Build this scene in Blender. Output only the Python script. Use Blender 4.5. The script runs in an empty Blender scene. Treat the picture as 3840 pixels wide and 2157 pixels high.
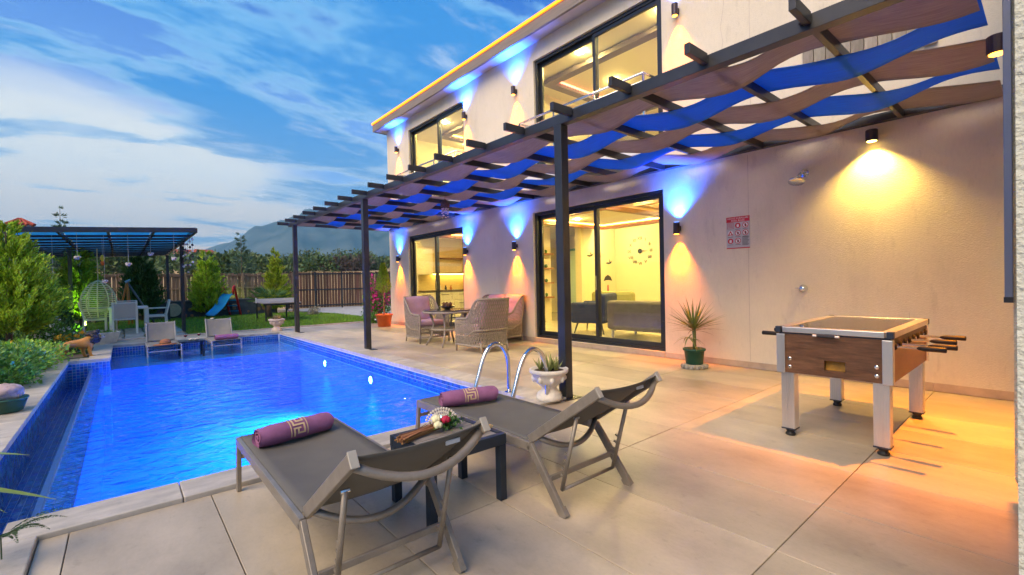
import bpy, bmesh, math, random
import numpy as np
from mathutils import Vector, Matrix
R = math.radians
SC = bpy.context.scene
COL = SC.collection
RND = random.Random(7)
NP = np.random.RandomState(7)

# ------------------------------------------------------------------ camera
YAW, PITCH, ROLL, EYE = 0.703117, -0.0128556, -0.0215343, 1.21
fw = Vector((math.sin(YAW) * math.cos(PITCH), math.cos(YAW) * math.cos(PITCH), math.sin(PITCH)))
ri = Vector((math.cos(YAW), -math.sin(YAW), 0))
up = ri.cross(fw)
r2 = ri * math.cos(ROLL) + up * math.sin(ROLL)
u2 = -ri * math.sin(ROLL) + up * math.cos(ROLL)
cam_data = bpy.data.cameras.new('camera')
cam_data.sensor_width = 36
cam_data.lens = 1726.16 / 3840 * 36
cam_data.clip_start = 0.05
cam_data.clip_end = 20000
cam = bpy.data.objects.new('camera', cam_data)
COL.objects.link(cam)
M = Matrix((r2, u2, -fw)).transposed().to_4x4()
M.translation = (0, 0, EYE)
cam.matrix_world = M
SC.camera = cam

# ------------------------------------------------------------------ world: dusk sky with cloud sheets
SUN_EL, SUN_AZ = 43, -104          # azimuth from +Y towards +X
wd = bpy.data.worlds.new('World')
SC.world = wd
wd.use_nodes = True
nt = wd.node_tree
nt.nodes.clear()
def N(t, **k):
    n = nt.nodes.new(t)
    for a, b in k.items():
        setattr(n, a, b)
    return n
def L(a, b):
    nt.links.new(a, b)
def MATH(op, a, b=None, clamp=False):
    n = N('ShaderNodeMath', operation=op, use_clamp=clamp)
    for i, x in enumerate((a, b)):
        if x is None:
            continue
        if isinstance(x, (int, float)):
            n.inputs[i].default_value = x
        else:
            L(x, n.inputs[i])
    return n.outputs[0]
def RAMP(src, stops, interp='LINEAR'):
    n = N('ShaderNodeValToRGB')
    n.color_ramp.interpolation = interp
    e = n.color_ramp.elements
    while len(e) < len(stops):
        e.new(0.5)
    for i, (p, c) in enumerate(stops):
        e[i].position = p
        e[i].color = (c, c, c, 1) if isinstance(c, (int, float)) else (*c, 1)
    L(src, n.inputs[0])
    return n.outputs[0]
def MIX(f, a, b, mode='MIX'):
    n = N('ShaderNodeMix', data_type='RGBA', blend_type=mode)
    for s, x in ((n.inputs[0], f), (n.inputs[6], a), (n.inputs[7], b)):
        if isinstance(x, (int, float)):
            s.default_value = x
        elif isinstance(x, tuple):
            s.default_value = (*x, 1)
        else:
            L(x, s)
    return n.outputs[2]
sky = N('ShaderNodeTexSky', sky_type='NISHITA', sun_disc=False)
sky.sun_elevation = R(SUN_EL)
sky.sun_rotation = R(SUN_AZ)
sky.altitude = 50
sky.dust_density = 0.6
sky.ozone_density = 3.0
tc = N('ShaderNodeTexCoord')
sep = N('ShaderNodeSeparateXYZ')
L(tc.outputs['Generated'], sep.inputs[0])
zz = MATH('MAXIMUM', sep.outputs[2], 0.0)
den = MATH('ADD', zz, 0.10)
comb = N('ShaderNodeCombineXYZ')
L(MATH('DIVIDE', sep.outputs[0], den), comb.inputs[0])
L(MATH('DIVIDE', sep.outputs[1], den), comb.inputs[1])
mp = N('ShaderNodeMapping')
mp.inputs['Rotation'].default_value = (0, 0, R(-24))
mp.inputs['Scale'].default_value = (0.66, 1.25, 1)
L(comb.outputs[0], mp.inputs[0])
def NOISE(vec, scale, detail, rough, dist=0.0, off=None):
    n = N('ShaderNodeTexNoise')
    n.inputs['Scale'].default_value = scale
    n.inputs['Detail'].default_value = detail
    n.inputs['Roughness'].default_value = rough
    n.inputs['Distortion'].default_value = dist
    if off:
        m2 = N('ShaderNodeMapping')
        m2.inputs['Location'].default_value = off
        L(vec, m2.inputs[0])
        vec = m2.outputs[0]
    L(vec, n.inputs['Vector'])
    return n.outputs['Fac']
pv = mp.outputs[0]
n_big = NOISE(pv, 0.50, 6, 0.55, 0.4, (3.1, 1.7, 0))
n_mid = NOISE(pv, 1.3, 10, 0.58, 0.35, (7.4, 2.2, 0))
n_fine = NOISE(pv, 3.8, 9, 0.62, 0.3, (1.0, 9.0, 0))
# angular closeness to the place where the sun went down
gl = N('ShaderNodeVectorMath', operation='DOT_PRODUCT')
gst = N('ShaderNodeCombineXYZ')
L(sep.outputs[0], gst.inputs[0])
L(sep.outputs[1], gst.inputs[1])
L(MATH('MULTIPLY', sep.outputs[2], 1.45), gst.inputs[2])
gno = N('ShaderNodeVectorMath', operation='NORMALIZE')
L(gst.outputs[0], gno.inputs[0])
L(gno.outputs[0], gl.inputs[0])
gd = Vector((math.sin(R(-3)), math.cos(R(-3)), 0.02)).normalized()
gl.inputs[1].default_value = gd
ang = MATH('ARCCOSINE', MATH('MINIMUM', gl.outputs['Value'], 0.9999))   # radians from the glow
angn = MATH('ADD', ang, MATH('MULTIPLY', MATH('SUBTRACT', n_big, 0.5), 0.55))
glow = RAMP(MATH('DIVIDE', angn, 1.0), [(0.30, 1.0), (0.50, 0.0)], 'EASE')
# base air: Nishita, cooled, paling to the horizon
bas = MIX(1.0, sky.outputs[0], (0.010, 0.078, 0.185), 'MULTIPLY')
elev = RAMP(zz, [(0.0, 1.0), (0.10, 0.72), (0.55, 0.0)])
bas2 = MIX(elev, bas, (0.40, 0.60, 0.78))
cream = MIX(RAMP(zz, [(0.02, 0.0), (0.20, 1.0)]), (1.15, 0.82, 0.52), (0.78, 0.80, 0.78))
air = MIX(glow, bas2, cream)
# torn cloud sheets: pale rims, blue-grey bellies
cl = MATH('ADD', n_mid, MATH('MULTIPLY', MATH('SUBTRACT', n_big, 0.5), 0.75))
cl = MATH('ADD', cl, MATH('MULTIPLY', MATH('SUBTRACT', n_fine, 0.5), 0.22))
cover = RAMP(cl, [(0.455, 0.0), (0.525, 1.0)], 'EASE')
rim = RAMP(cl, [(0.47, 1.0), (0.60, 0.0)], 'EASE')
bel_c = MIX(RAMP(zz, [(0.04, 0.0), (0.34, 1.0)]), (0.25, 0.41, 0.60), (0.035, 0.26, 0.66))
rim_c = MIX(RAMP(zz, [(0.05, 0.0), (0.40, 1.0)]), (0.80, 0.79, 0.76), (0.26, 0.55, 0.82))
air = MIX(MATH('MULTIPLY', cover, 0.86), air, MIX(rim, bel_c, rim_c))
wisp = RAMP(MATH('ADD', n_fine, MATH('MULTIPLY', MATH('SUBTRACT', n_mid, 0.5), 0.35)), [(0.55, 0.0), (0.78, 1.0)], 'EASE')
air = MIX(MATH('MULTIPLY', wisp, 0.45), air, (0.78, 0.85, 0.90))
bg = N('ShaderNodeBackground')
L(air, bg.inputs[0])
bg.inputs[1].default_value = 0.82
out = N('ShaderNodeOutputWorld')
L(bg.outputs[0], out.inputs[0])

# ------------------------------------------------------------------ sun (soft evening light from over the pool)
sd = bpy.data.lights.new('sun', 'SUN')
sd.energy = 3.6
sd.angle = R(48)
sd.color = (1.0, 0.74, 0.45)
so = bpy.data.objects.new('sun', sd)
COL.objects.link(so)
sv = Vector((math.sin(R(SUN_AZ)) * math.cos(R(SUN_EL)), math.cos(R(SUN_AZ)) * math.cos(R(SUN_EL)), math.sin(R(SUN_EL))))
so.rotation_euler = (-sv).to_track_quat('-Z', 'Y').to_euler()

# ------------------------------------------------------------------ exposure
SC.view_settings.view_transform = 'Standard'
SC.view_settings.look = 'None'
SC.view_settings.exposure = 0.7
SC.view_settings.gamma = 1.0
SC.render.engine = 'CYCLES'
SC.cycles.use_denoising = True
SC.cycles.use_adaptive_sampling = True
SC.cycles.adaptive_threshold = 0.03
SC.cycles.max_bounces = 6
SC.cycles.diffuse_bounces = 3
SC.cycles.glossy_bounces = 3
SC.cycles.light_sampling_threshold = 0.03
SC.cycles.transparent_max_bounces = 12
SC.cycles.caustics_reflective = False
SC.cycles.caustics_refractive = False
SC.cycles.sample_clamp_indirect = 6.0
SC.cycles.blur_glossy = 0.5

# ------------------------------------------------------------------ materials
MATS = {}
def mat(name, color=(0.5, 0.5, 0.5), rough=0.6, metal=0.0, var=0.0, vscale=6.0, bump=0.0, bscale=40.0,
        stretch=(1, 1, 1), color2=None, island=0.0, objrand=0.0, spec=0.5, trans=0.0, bdist=0.01, coat=0.0, world=False, stain=0.0, sscale=1.2, sstretch=(1, 1, 1)):
    if name in MATS:
        return MATS[name]
    m = bpy.data.materials.new(name)
    m.use_nodes = True
    t = m.node_tree
    nn = t.nodes
    b = nn['Principled BSDF']
    b.inputs['Roughness'].default_value = rough
    b.inputs['Metallic'].default_value = metal
    b.inputs['Specular IOR Level'].default_value = spec
    b.inputs['Coat Weight'].default_value = coat
    b.inputs['Base Color'].default_value = (*color, 1)
    co = nn.new('ShaderNodeTexCoord')
    mpp = nn.new('ShaderNodeMapping')
    mpp.inputs['Scale'].default_value = stretch
    if world:
        gp_ = nn.new('ShaderNodeNewGeometry')
        src0 = gp_.outputs['Position']
    else:
        src0 = co.outputs['Object']
    t.links.new(src0, mpp.inputs[0])
    last = None
    if var > 0 or color2:
        no = nn.new('ShaderNodeTexNoise')
        no.inputs['Scale'].default_value = vscale
        no.inputs['Detail'].default_value = 7
        no.inputs['Roughness'].default_value = 0.6
        t.links.new(mpp.outputs[0], no.inputs['Vector'])
        cr = nn.new('ShaderNodeValToRGB')
        c2 = color2 or tuple(min(1, c * (1 + var)) for c in color)
        c1 = color if color2 else tuple(c * (1 - var) for c in color)
        cr.color_ramp.elements[0].position = 0.32
        cr.color_ramp.elements[0].color = (*c1, 1)
        cr.color_ramp.elements[1].position = 0.68
        cr.color_ramp.elements[1].color = (*c2, 1)
        t.links.new(no.outputs['Fac'], cr.inputs[0])
        last = cr.outputs[0]
        rr = nn.new('ShaderNodeMapRange')
        rr.inputs[3].default_value = max(0.03, rough * 0.82)
        rr.inputs[4].default_value = min(1, rough * 1.18)
        t.links.new(no.outputs['Fac'], rr.inputs[0])
        t.links.new(rr.outputs[0], b.inputs['Roughness'])
    if island > 0 or objrand > 0:
        hs = nn.new('ShaderNodeHueSaturation')
        if last:
            t.links.new(last, hs.inputs['Color'])
        else:
            hs.inputs['Color'].default_value = (*color, 1)
        if island > 0:
            g = nn.new('ShaderNodeNewGeometry')
            src, amt = g.outputs['Random Per Island'], island
        else:
            g = nn.new('ShaderNodeObjectInfo')
            src, amt = g.outputs['Random'], objrand
        mr = nn.new('ShaderNodeMapRange')
        mr.inputs[3].default_value = 1 - amt
        mr.inputs[4].default_value = 1 + amt
        t.links.new(src, mr.inputs[0])
        t.links.new(mr.outputs[0], hs.inputs['Value'])
        mh = nn.new('ShaderNodeMapRange')
        mh.inputs[3].default_value = 0.5 - amt * 0.05
        mh.inputs[4].default_value = 0.5 + amt * 0.05
        mu = nn.new('ShaderNodeMath')
        mu.operation = 'FRACT'
        m7 = nn.new('ShaderNodeMath')
        m7.operation = 'MULTIPLY'
        m7.inputs[1].default_value = 7.31
        t.links.new(src, m7.inputs[0])
        t.links.new(m7.outputs[0], mu.inputs[0])
        t.links.new(mu.outputs[0], mh.inputs[0])
        t.links.new(mh.outputs[0], hs.inputs['Hue'])
        last = hs.outputs[0]
    if stain > 0:
        m5 = nn.new('ShaderNodeMapping')
        m5.inputs['Scale'].default_value = sstretch
        t.links.new(src0, m5.inputs[0])
        for sc_, lo, hi, amt in ((sscale, 0.50, 0.70, stain), (sscale * 34, 0.45, 0.75, stain * 0.45), (sscale * 7.3, 0.60, 0.66, stain * 0.6)):
            n5 = nn.new('ShaderNodeTexNoise')
            n5.inputs['Scale'].default_value = sc_
            n5.inputs['Detail'].default_value = 9
            n5.inputs['Roughness'].default_value = 0.65
            t.links.new(m5.outputs[0], n5.inputs['Vector'])
            mr5 = nn.new('ShaderNodeMapRange')
            mr5.inputs[1].default_value = lo
            mr5.inputs[2].default_value = hi
            mr5.inputs[3].default_value = 1.0
            mr5.inputs[4].default_value = 1.0 - amt
            t.links.new(n5.outputs['Fac'], mr5.inputs[0])
            mx5 = nn.new('ShaderNodeMix')
            mx5.data_type = 'RGBA'
            mx5.blend_type = 'MULTIPLY'
            mx5.inputs[0].default_value = 1.0
            if last:
                t.links.new(last, mx5.inputs[6])
            else:
                mx5.inputs[6].default_value = (*color, 1)
            t.links.new(mr5.outputs[0], mx5.inputs[7])
            last = mx5.outputs[2]
    if last:
        t.links.new(last, b.inputs['Base Color'])
    if bump > 0:
        n3 = nn.new('ShaderNodeTexNoise')
        n3.inputs['Scale'].default_value = bscale
        n3.inputs['Detail'].default_value = 4
        t.links.new(mpp.outputs[0], n3.inputs['Vector'])
        bp = nn.new('ShaderNodeBump')
        bp.inputs['Strength'].default_value = bump
        bp.inputs['Distance'].default_value = bdist
        t.links.new(n3.outputs['Fac'], bp.inputs['Height'])
        t.links.new(bp.outputs[0], b.inputs['Normal'])
    if trans > 0:
        tr = nn.new('ShaderNodeBsdfTranslucent')
        if last:
            t.links.new(last, tr.inputs[0])
        else:
            tr.inputs[0].default_value = (*color, 1)
        ms = nn.new('ShaderNodeMixShader')
        ms.inputs[0].default_value = trans
        t.links.new(b.outputs[0], ms.inputs[1])
        t.links.new(tr.outputs[0], ms.inputs[2])
        t.links.new(ms.outputs[0], nn['Material Output'].inputs[0])
    MATS[name] = m
    return m
def emit(name, color, strength):
    if name in MATS:
        return MATS[name]
    m = bpy.data.materials.new(name)
    m.use_nodes = True
    b = m.node_tree.nodes['Principled BSDF']
    b.inputs['Base Color'].default_value = (*color, 1)
    b.inputs['Emission Color'].default_value = (*color, 1)
    b.inputs['Emission Strength'].default_value = strength
    MATS[name] = m
    return m
def clear(name, tint=(1, 1, 1), ior=1.45, rough=0.0, bump=0.0, bscale=8.0, bstretch=(1, 1, 1), bdist=0.05, gain=1.0):
    """thin pane or water face: Fresnel mirror over a tinted see-through body"""
    if name in MATS:
        return MATS[name]
    m = bpy.data.materials.new(name)
    m.use_nodes = True
    t = m.node_tree
    nn = t.nodes
    nn.remove(nn['Principled BSDF'])
    tr = nn.new('ShaderNodeBsdfTransparent')
    tr.inputs[0].default_value = (*tint, 1)
    gs = nn.new('ShaderNodeBsdfGlossy')
    gs.inputs['Roughness'].default_value = rough
    gs.inputs['Color'].default_value = (gain, gain, gain, 1)
    fr = nn.new('ShaderNodeFresnel')
    fr.inputs[0].default_value = ior
    ms = nn.new('ShaderNodeMixShader')
    ge = nn.new('ShaderNodeNewGeometry')          # same reflectance from both faces
    mi = nn.new('ShaderNodeMapRange')
    mi.inputs[3].default_value = ior
    mi.inputs[4].default_value = 1 / ior
    t.links.new(ge.outputs['Backfacing'], mi.inputs[0])
    t.links.new(mi.outputs[0], fr.inputs[0])
    t.links.new(fr.outputs[0], ms.inputs[0])
    t.links.new(tr.outputs[0], ms.inputs[1])
    t.links.new(gs.outputs[0], ms.inputs[2])
    t.links.new(ms.outputs[0], nn['Material Output'].inputs[0])
    if bump > 0:
        co = nn.new('ShaderNodeTexCoord')
        mpp = nn.new('ShaderNodeMapping')
        mpp.inputs['Scale'].default_value = bstretch
        t.links.new(co.outputs['Object'], mpp.inputs[0])
        n3 = nn.new('ShaderNodeTexNoise')
        n3.inputs['Scale'].default_value = bscale
        n3.inputs['Detail'].default_value = 3
        n3.inputs['Distortion'].default_value = 0.6
        t.links.new(mpp.outputs[0], n3.inputs['Vector'])
        bp = nn.new('ShaderNodeBump')
        bp.inputs['Strength'].default_value = bump
        bp.inputs['Distance'].default_value = bdist
        t.links.new(n3.outputs['Fac'], bp.inputs['Height'])
        t.links.new(bp.outputs[0], gs.inputs['Normal'])
        t.links.new(bp.outputs[0], fr.inputs['Normal'])
    MATS[name] = m
    return m

# ------------------------------------------------------------------ mesh helpers
class MB:
    def __init__(s):
        s.v, s.f = [], []
    def add(s, vs, fs, M=None):
        o = len(s.v)
        if M is not None:
            vs = [tuple(M @ Vector(p)) for p in vs]
        s.v += [tuple(p) for p in vs]
        s.f += [tuple(i + o for i in f) for f in fs]
        return s
    def box(s, x0, x1, y0, y1, z0, z1, M=None):
        return s.add([(x0, y0, z0), (x1, y0, z0), (x1, y1, z0), (x0, y1, z0), (x0, y0, z1), (x1, y0, z1), (x1, y1, z1), (x0, y1, z1)],
                     [(0, 3, 2, 1), (4, 5, 6, 7), (0, 1, 5, 4), (1, 2, 6, 5), (2, 3, 7, 6), (3, 0, 4, 7)], M)
    def bar(s, p, q, w, h, upv=(0, 0, 1)):
        p, q = Vector(p), Vector(q)
        d = (q - p).normalized()
        u = Vector(upv)
        if abs(d.dot(u)) > 0.98:
            u = Vector((0, 1, 0)) if abs(d.y) < 0.9 else Vector((1, 0, 0))
        a = d.cross(u).normalized()
        b = a.cross(d).normalized()
        vs = []
        for c in (p, q):
            for i, j in ((-1, -1), (1, -1), (1, 1), (-1, 1)):
                vs.append(c + a * (i * w / 2) + b * (j * h / 2))
        return s.add(vs, [(0, 1, 2, 3), (7, 6, 5, 4), (0, 4, 5, 1), (1, 5, 6, 2), (2, 6, 7, 3), (3, 7, 4, 0)])
    def tube(s, pts, r, n=8, closed=False):
        pts = [Vector(p) for p in pts]
        m = len(pts)
        rs = [r] * m if isinstance(r, (int, float)) else list(r)
        o = len(s.v)
        pd = None
        for i, p in enumerate(pts):
            if closed:
                d = pts[(i + 1) % m] - pts[i - 1]
            else:
                d = pts[min(i + 1, m - 1)] - pts[max(i - 1, 0)]
            d.normalize()
            if pd is None:
                a = d.orthogonal().normalized()
            else:
                a = (a - d * a.dot(d)).normalized()
            pd = d
            b = d.cross(a)
            for k in range(n):
                t = 2 * math.pi * k / n
                s.v.append(tuple(p + (a * math.cos(t) + b * math.sin(t)) * rs[i]))
        for i in range(m if closed else m - 1):
            j = (i + 1) % m
            for k in range(n):
                k2 = (k + 1) % n
                s.f.append((o + i * n + k, o + i * n + k2, o + j * n + k2, o + j * n + k))
        if not closed:
            s.f.append(tuple(o + k for k in range(n))[::-1])
            s.f.append(tuple(o + (m - 1) * n + k for k in range(n)))
        return s
    def lathe(s, prof, n=24, c=(0, 0, 0), M=None, wob=None):
        vs, fs = [], []
        m = len(prof)
        for i, (r, z) in enumerate(prof):
            for k in range(n):
                t = 2 * math.pi * k / n
                rr = r * (wob(t, z) if wob else 1)
                vs.append((c[0] + rr * math.cos(t), c[1] + rr * math.sin(t), c[2] + z))
        for i in range(m - 1):
            for k in range(n):
                k2 = (k + 1) % n
                fs.append((i * n + k, i * n + k2, (i + 1) * n + k2, (i + 1) * n + k))
        fs.append(tuple(range(n))[::-1])
        fs.append(tuple((m - 1) * n + k for k in range(n)))
        return s.add(vs, fs, M)
    def ball(s, c, r, n=10, m=7, jit=0.0, sc=(1, 1, 1)):
        vs, fs = [], []
        for i in range(m + 1):
            p = math.pi * i / m
            for k in range(n):
                t = 2 * math.pi * k / n
                j = 1 + (RND.random() - 0.5) * jit
                vs.append((c[0] + r * j * sc[0] * math.sin(p) * math.cos(t), c[1] + r * j * sc[1] * math.sin(p) * math.sin(t), c[2] - r * j * sc[2] * math.cos(p)))
        for i in range(m):
            for k in range(n):
                k2 = (k + 1) % n
                fs.append((i * n + k, i * n + k2, (i + 1) * n + k2, (i + 1) * n + k))
        return s.add(vs, fs)
    def prism(s, poly, z0, z1, M=None):
        n = len(poly)
        vs = [(x, y, z0) for x, y in poly] + [(x, y, z1) for x, y in poly]
        fs = [tuple(range(n))[::-1], tuple(range(n, 2 * n))] + [(i, (i + 1) % n, n + (i + 1) % n, n + i) for i in range(n)]
        return s.add(vs, fs, M)
    def grid(s, fn, nu, nv, closed_u=False):
        vs = [fn(i / nu, j / nv) for j in range(nv + 1) for i in range(nu + 1)]
        w = nu + 1
        return s.add(vs, [(j * w + i, j * w + i + 1, (j + 1) * w + i + 1, (j + 1) * w + i) for j in range(nv) for i in range(nu)])
    def mesh(s, name, m=None, smooth=False):
        me = bpy.data.meshes.new(name)
        me.from_pydata(s.v, [], s.f)
        if m:
            me.materials.append(m)
        if smooth:
            me.shade_smooth()
        me.update()
        return me
    def build(s, name, m, parent=None, smooth=False, bevel=0, loc=None, rot=None, label=None, angle=None):
        o = bpy.data.objects.new(name, s.mesh(name, m, smooth))
        COL.objects.link(o)
        if parent:
            o.parent = parent
        if loc:
            o.location = loc
        if rot:
            o.rotation_euler = rot
        if bevel:
            b = o.modifiers.new('bevel', 'BEVEL')
            b.width = bevel
            b.segments = 2
            b.limit_method = 'ANGLE'
            b.angle_limit = R(40)
        if label:
            o['label'] = label
        return o
def smooth_angle(o, a=35):
    me = o.data
    me.shade_smooth()
    me.set_sharp_from_angle(angle=R(a))
def tag(o, label, cat, group=None):
    o['label'] = label
    o['category'] = cat
    if group:
        o['group'] = group
    return o
def struct(o):
    o['kind'] = 'structure'
    return o
def thing(name, label, cat, loc=(0, 0, 0), rz=0, group=None):
    o = bpy.data.objects.new(name, None)
    COL.objects.link(o)
    o.empty_display_size = 0.1
    o.location = loc
    o.rotation_euler = (0, 0, rz)
    return tag(o, label, cat, group)
def inst(name, me, parent=None, loc=(0, 0, 0), rot=(0, 0, 0), scale=(1, 1, 1)):
    o = bpy.data.objects.new(name, me)
    COL.objects.link(o)
    o.parent = parent
    o.location = loc
    o.rotation_euler = rot
    o.scale = scale
    return o
def copy_tree(o, parent=None):
    c = o.copy()
    COL.objects.link(c)
    c.parent = parent
    for ch in list(o.children):
        copy_tree(ch, c)
    return c
def dup(o, label, loc, rz=0):
    c = copy_tree(o)
    c.location = loc
    c.rotation_euler = (0, 0, rz)
    c['label'] = label
    return c
def np_mesh(name, V, F, m, parent=None, loc=None):
    """V (n,3), F (m,4)"""
    me = bpy.data.meshes.new(name)
    me.vertices.add(len(V))
    me.vertices.foreach_set('co', np.asarray(V, dtype=np.float32).ravel())
    k = F.shape[1]
    me.loops.add(F.size)
    me.loops.foreach_set('vertex_index', F.astype(np.int32).ravel())
    me.polygons.add(len(F))
    me.polygons.foreach_set('loop_start', np.arange(0, F.size, k, dtype=np.int32))
    me.update()
    me.validate()
    me.materials.append(m)
    o = bpy.data.objects.new(name, me)
    COL.objects.link(o)
    o.parent = parent
    if loc:
        o.location = loc
    return o
def leaves(P, D, length, width, rs, fold=0.25):
    """rhombic leaves at P pointing along D; returns V,F"""
    P, D = np.asarray(P, float), np.asarray(D, float)
    n = len(P)
    D = D / (np.linalg.norm(D, axis=1, keepdims=True) + 1e-9)
    A = rs.randn(n, 3)
    S = np.cross(D, A)
    S /= np.linalg.norm(S, axis=1, keepdims=True) + 1e-9
    U = np.cross(S, D)
    length = np.broadcast_to(length, n)[:, None]
    width = np.broadcast_to(width, n)[:, None]
    a = P
    b = P + D * length * 0.5 + S * width * 0.5 + U * width * fold
    c = P + D * length
    d = P + D * length * 0.5 - S * width * 0.5 + U * width * fold
    V = np.stack([a, b, c, d], 1).reshape(-1, 3)
    F = np.arange(4 * n).reshape(n, 4)
    return V, F
def text_mesh(body, size, m, parent, M, extrude=0.0006, align='CENTER', name='lettering'):
    cu = bpy.data.curves.new('txt', 'FONT')
    cu.body = body
    cu.size = size
    cu.align_x = align
    cu.align_y = 'CENTER'
    cu.extrude = extrude
    to = bpy.data.objects.new('txt', cu)
    COL.objects.link(to)
    dg = bpy.context.evaluated_depsgraph_get()
    me = bpy.data.meshes.new_from_object(to.evaluated_get(dg))
    bpy.data.objects.remove(to)
    me.transform(M)
    me.materials.clear()
    me.materials.append(m)
    o = bpy.data.objects.new(name, me)
    COL.objects.link(o)
    o.parent = parent
    return o
def spot(name, loc, direction, color, power, size, blend, radius, parent=None):
    ld = bpy.data.lights.new(name, 'SPOT')
    ld.color = color
    ld.energy = power
    ld.spot_size = R(size)
    ld.spot_blend = blend
    ld.shadow_soft_size = radius
    o = bpy.data.objects.new(name, ld)
    COL.objects.link(o)
    o.parent = parent
    o.location = loc
    o.rotation_euler = Vector(direction).to_track_quat('-Z', 'Y').to_euler()
    return o

# ================================================================== SETTING
stucco = mat('stucco', (0.74, 0.675, 0.545), 0.85, var=0.05, vscale=1.1, bump=0.55, bscale=95, bdist=0.010, world=True, stain=0.13, sscale=0.9, sstretch=(1, 1.6, 0.5))
stucco_rough = mat('stucco_rough', (0.52, 0.54, 0.47), 0.9, var=0.06, vscale=2, bump=0.8, bscale=60, bdist=0.02)
tile_m = mat('porcelain', (0.37, 0.31, 0.225), 0.40, color2=(0.55, 0.47, 0.355), vscale=2.0, objrand=0.15, stretch=(1.2, 0.5, 1), bump=0.06, bscale=60, world=True, stain=0.20, sscale=1.7, sstretch=(1, 0.7, 1))
grout_m = mat('grout', (0.13, 0.10, 0.08), 0.9)
stone_m = mat('coping_stone', (0.36, 0.335, 0.29), 0.5, color2=(0.56, 0.52, 0.45), vscale=5, stretch=(0.7, 2.0, 1), objrand=0.08, bump=0.15, bscale=50, world=True, stain=0.2, sscale=2.2)
blue_tile = mat('glass_mosaic', (0.04, 0.15, 0.52), 0.22, island=0.35, objrand=0.0)
blue_tile_o = mat('glass_mosaic_piece', (0.04, 0.15, 0.52), 0.22, objrand=0.3)
pgrout = mat('pool_grout', (0.62, 0.68, 0.80), 0.7)
basin_m = mat('pool_lining', (0.025, 0.27, 0.85), 0.4, var=0.15, vscale=9)
dark_metal = mat('anthracite_metal', (0.030, 0.034, 0.042), 0.38, metal=0.15, var=0.2, vscale=5)
chrome = mat('polished_steel', (0.72, 0.74, 0.76), 0.13, metal=1.0)
alu = mat('brushed_aluminium', (0.62, 0.63, 0.64), 0.33, metal=0.85, var=0.08, vscale=8, stretch=(1, 1, 0.1))
white_paint = mat('white_paint', (0.76, 0.75, 0.73), 0.5)

# ---- ground sheet to the horizon
def ground_z(x, y):
    r = math.hypot(x, y)
    d = max(0.0, r - 31)
    z = -0.07 + 8.0 * (1 - math.exp(-d / 75.0)) + 0.018 * max(0, r - 150)
    if r > 55:
        z += 0.5 * math.sin(x * 0.05 + y * 0.031) * min(1, (r - 55) / 60)
    return z
xs = [-4500, -2500, -1400, -800, -450, -250, -140, -80, -50, -30, -18, -10, -5, -1.02, 6.32, 10, 14, 18, 24, 32, 45, 60, 80, 110, 150, 210, 300, 450, 800, 1400, 2500, 4500]
ys = [-2500, -800, -250, -90, -40, -20, -10, -3.2, 3, 10, 14.72, 20, 26, 31, 34, 38, 44, 52, 60, 70, 82, 96, 112, 132, 160, 200, 260, 350, 500, 800, 1400, 2500, 4500]
gb = MB()
vid = {}
for i in range(len(xs) - 1):
    for j in range(len(ys) - 1):
        if xs[i] >= -1.1 and xs[i + 1] <= 6.4 and ys[j] >= -3.3 and ys[j + 1] <= 14.8:
            continue
        q = []
        for a, b in ((i, j), (i + 1, j), (i + 1, j + 1), (i, j + 1)):
            if (a, b) not in vid:
                vid[(a, b)] = len(gb.v)
                gb.v.append((xs[a], ys[b], ground_z(xs[a], ys[b])))
            q.append(vid[(a, b)])
        gb.f.append(tuple(q))
gm = mat('dry_field', (0.30, 0.22, 0.09), 0.95, color2=(0.56, 0.38, 0.17), vscale=0.028, bump=0.3, bscale=1.5)
struct(gb.build('ground', gm, smooth=True))

lawn_m = mat('turf', (0.08, 0.16, 0.018), 0.95, color2=(0.20, 0.27, 0.04), vscale=0.9, bump=0.4, bscale=30)
lb = MB()
lb.add([(1.35, 14.95, -0.045), (6.3, 14.95, -0.045), (7.2, 16.6, -0.045), (7.3, 20.5, -0.045), (6.2, 24.0, -0.045), (1.35, 24.0, -0.045)], [(0, 1, 2, 3, 4, 5)])
lb.add([(-9, 19.0, -0.045), (1.35, 19.0, -0.045), (1.35, 24.0, -0.045), (-9, 24.0, -0.045)], [(0, 1, 2, 3)])
struct(lb.build('lawn', lawn_m))
rs = np.random.RandomState(3)
n = 42000
gx = rs.uniform(-3.0, 7.2, n); gy = 14.97 + (rs.rand(n) ** 1.4) * 8.9
keep = ((gx > 1.37) & (gx < 6.3 + np.clip(gy - 14.95, 0, 1.6) * 0.55) & (gx < 7.25 - np.clip(gy - 20.5, 0, 9) * 0.33)) | ((gx < 1.37) & (gy > 19.05))
gx, gy = gx[keep], gy[keep]
Pp = np.stack([gx, gy, np.full(len(gx), -0.05)], 1)
Dd = np.stack([rs.randn(len(gx)) * 0.35, rs.randn(len(gx)) * 0.35, np.ones(len(gx))], 1)
V, F = leaves(Pp, Dd, rs.uniform(0.04, 0.10, len(gx)), 0.014, rs)
grass_m = mat('grass_blade', (0.20, 0.37, 0.03), 0.7, island=0.45, trans=0.25)
o = np_mesh('grass', V, F, grass_m)
tag(o, 'short green lawn grass between the pool and the wooden fence', 'grass')
o['kind'] = 'stuff'

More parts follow.
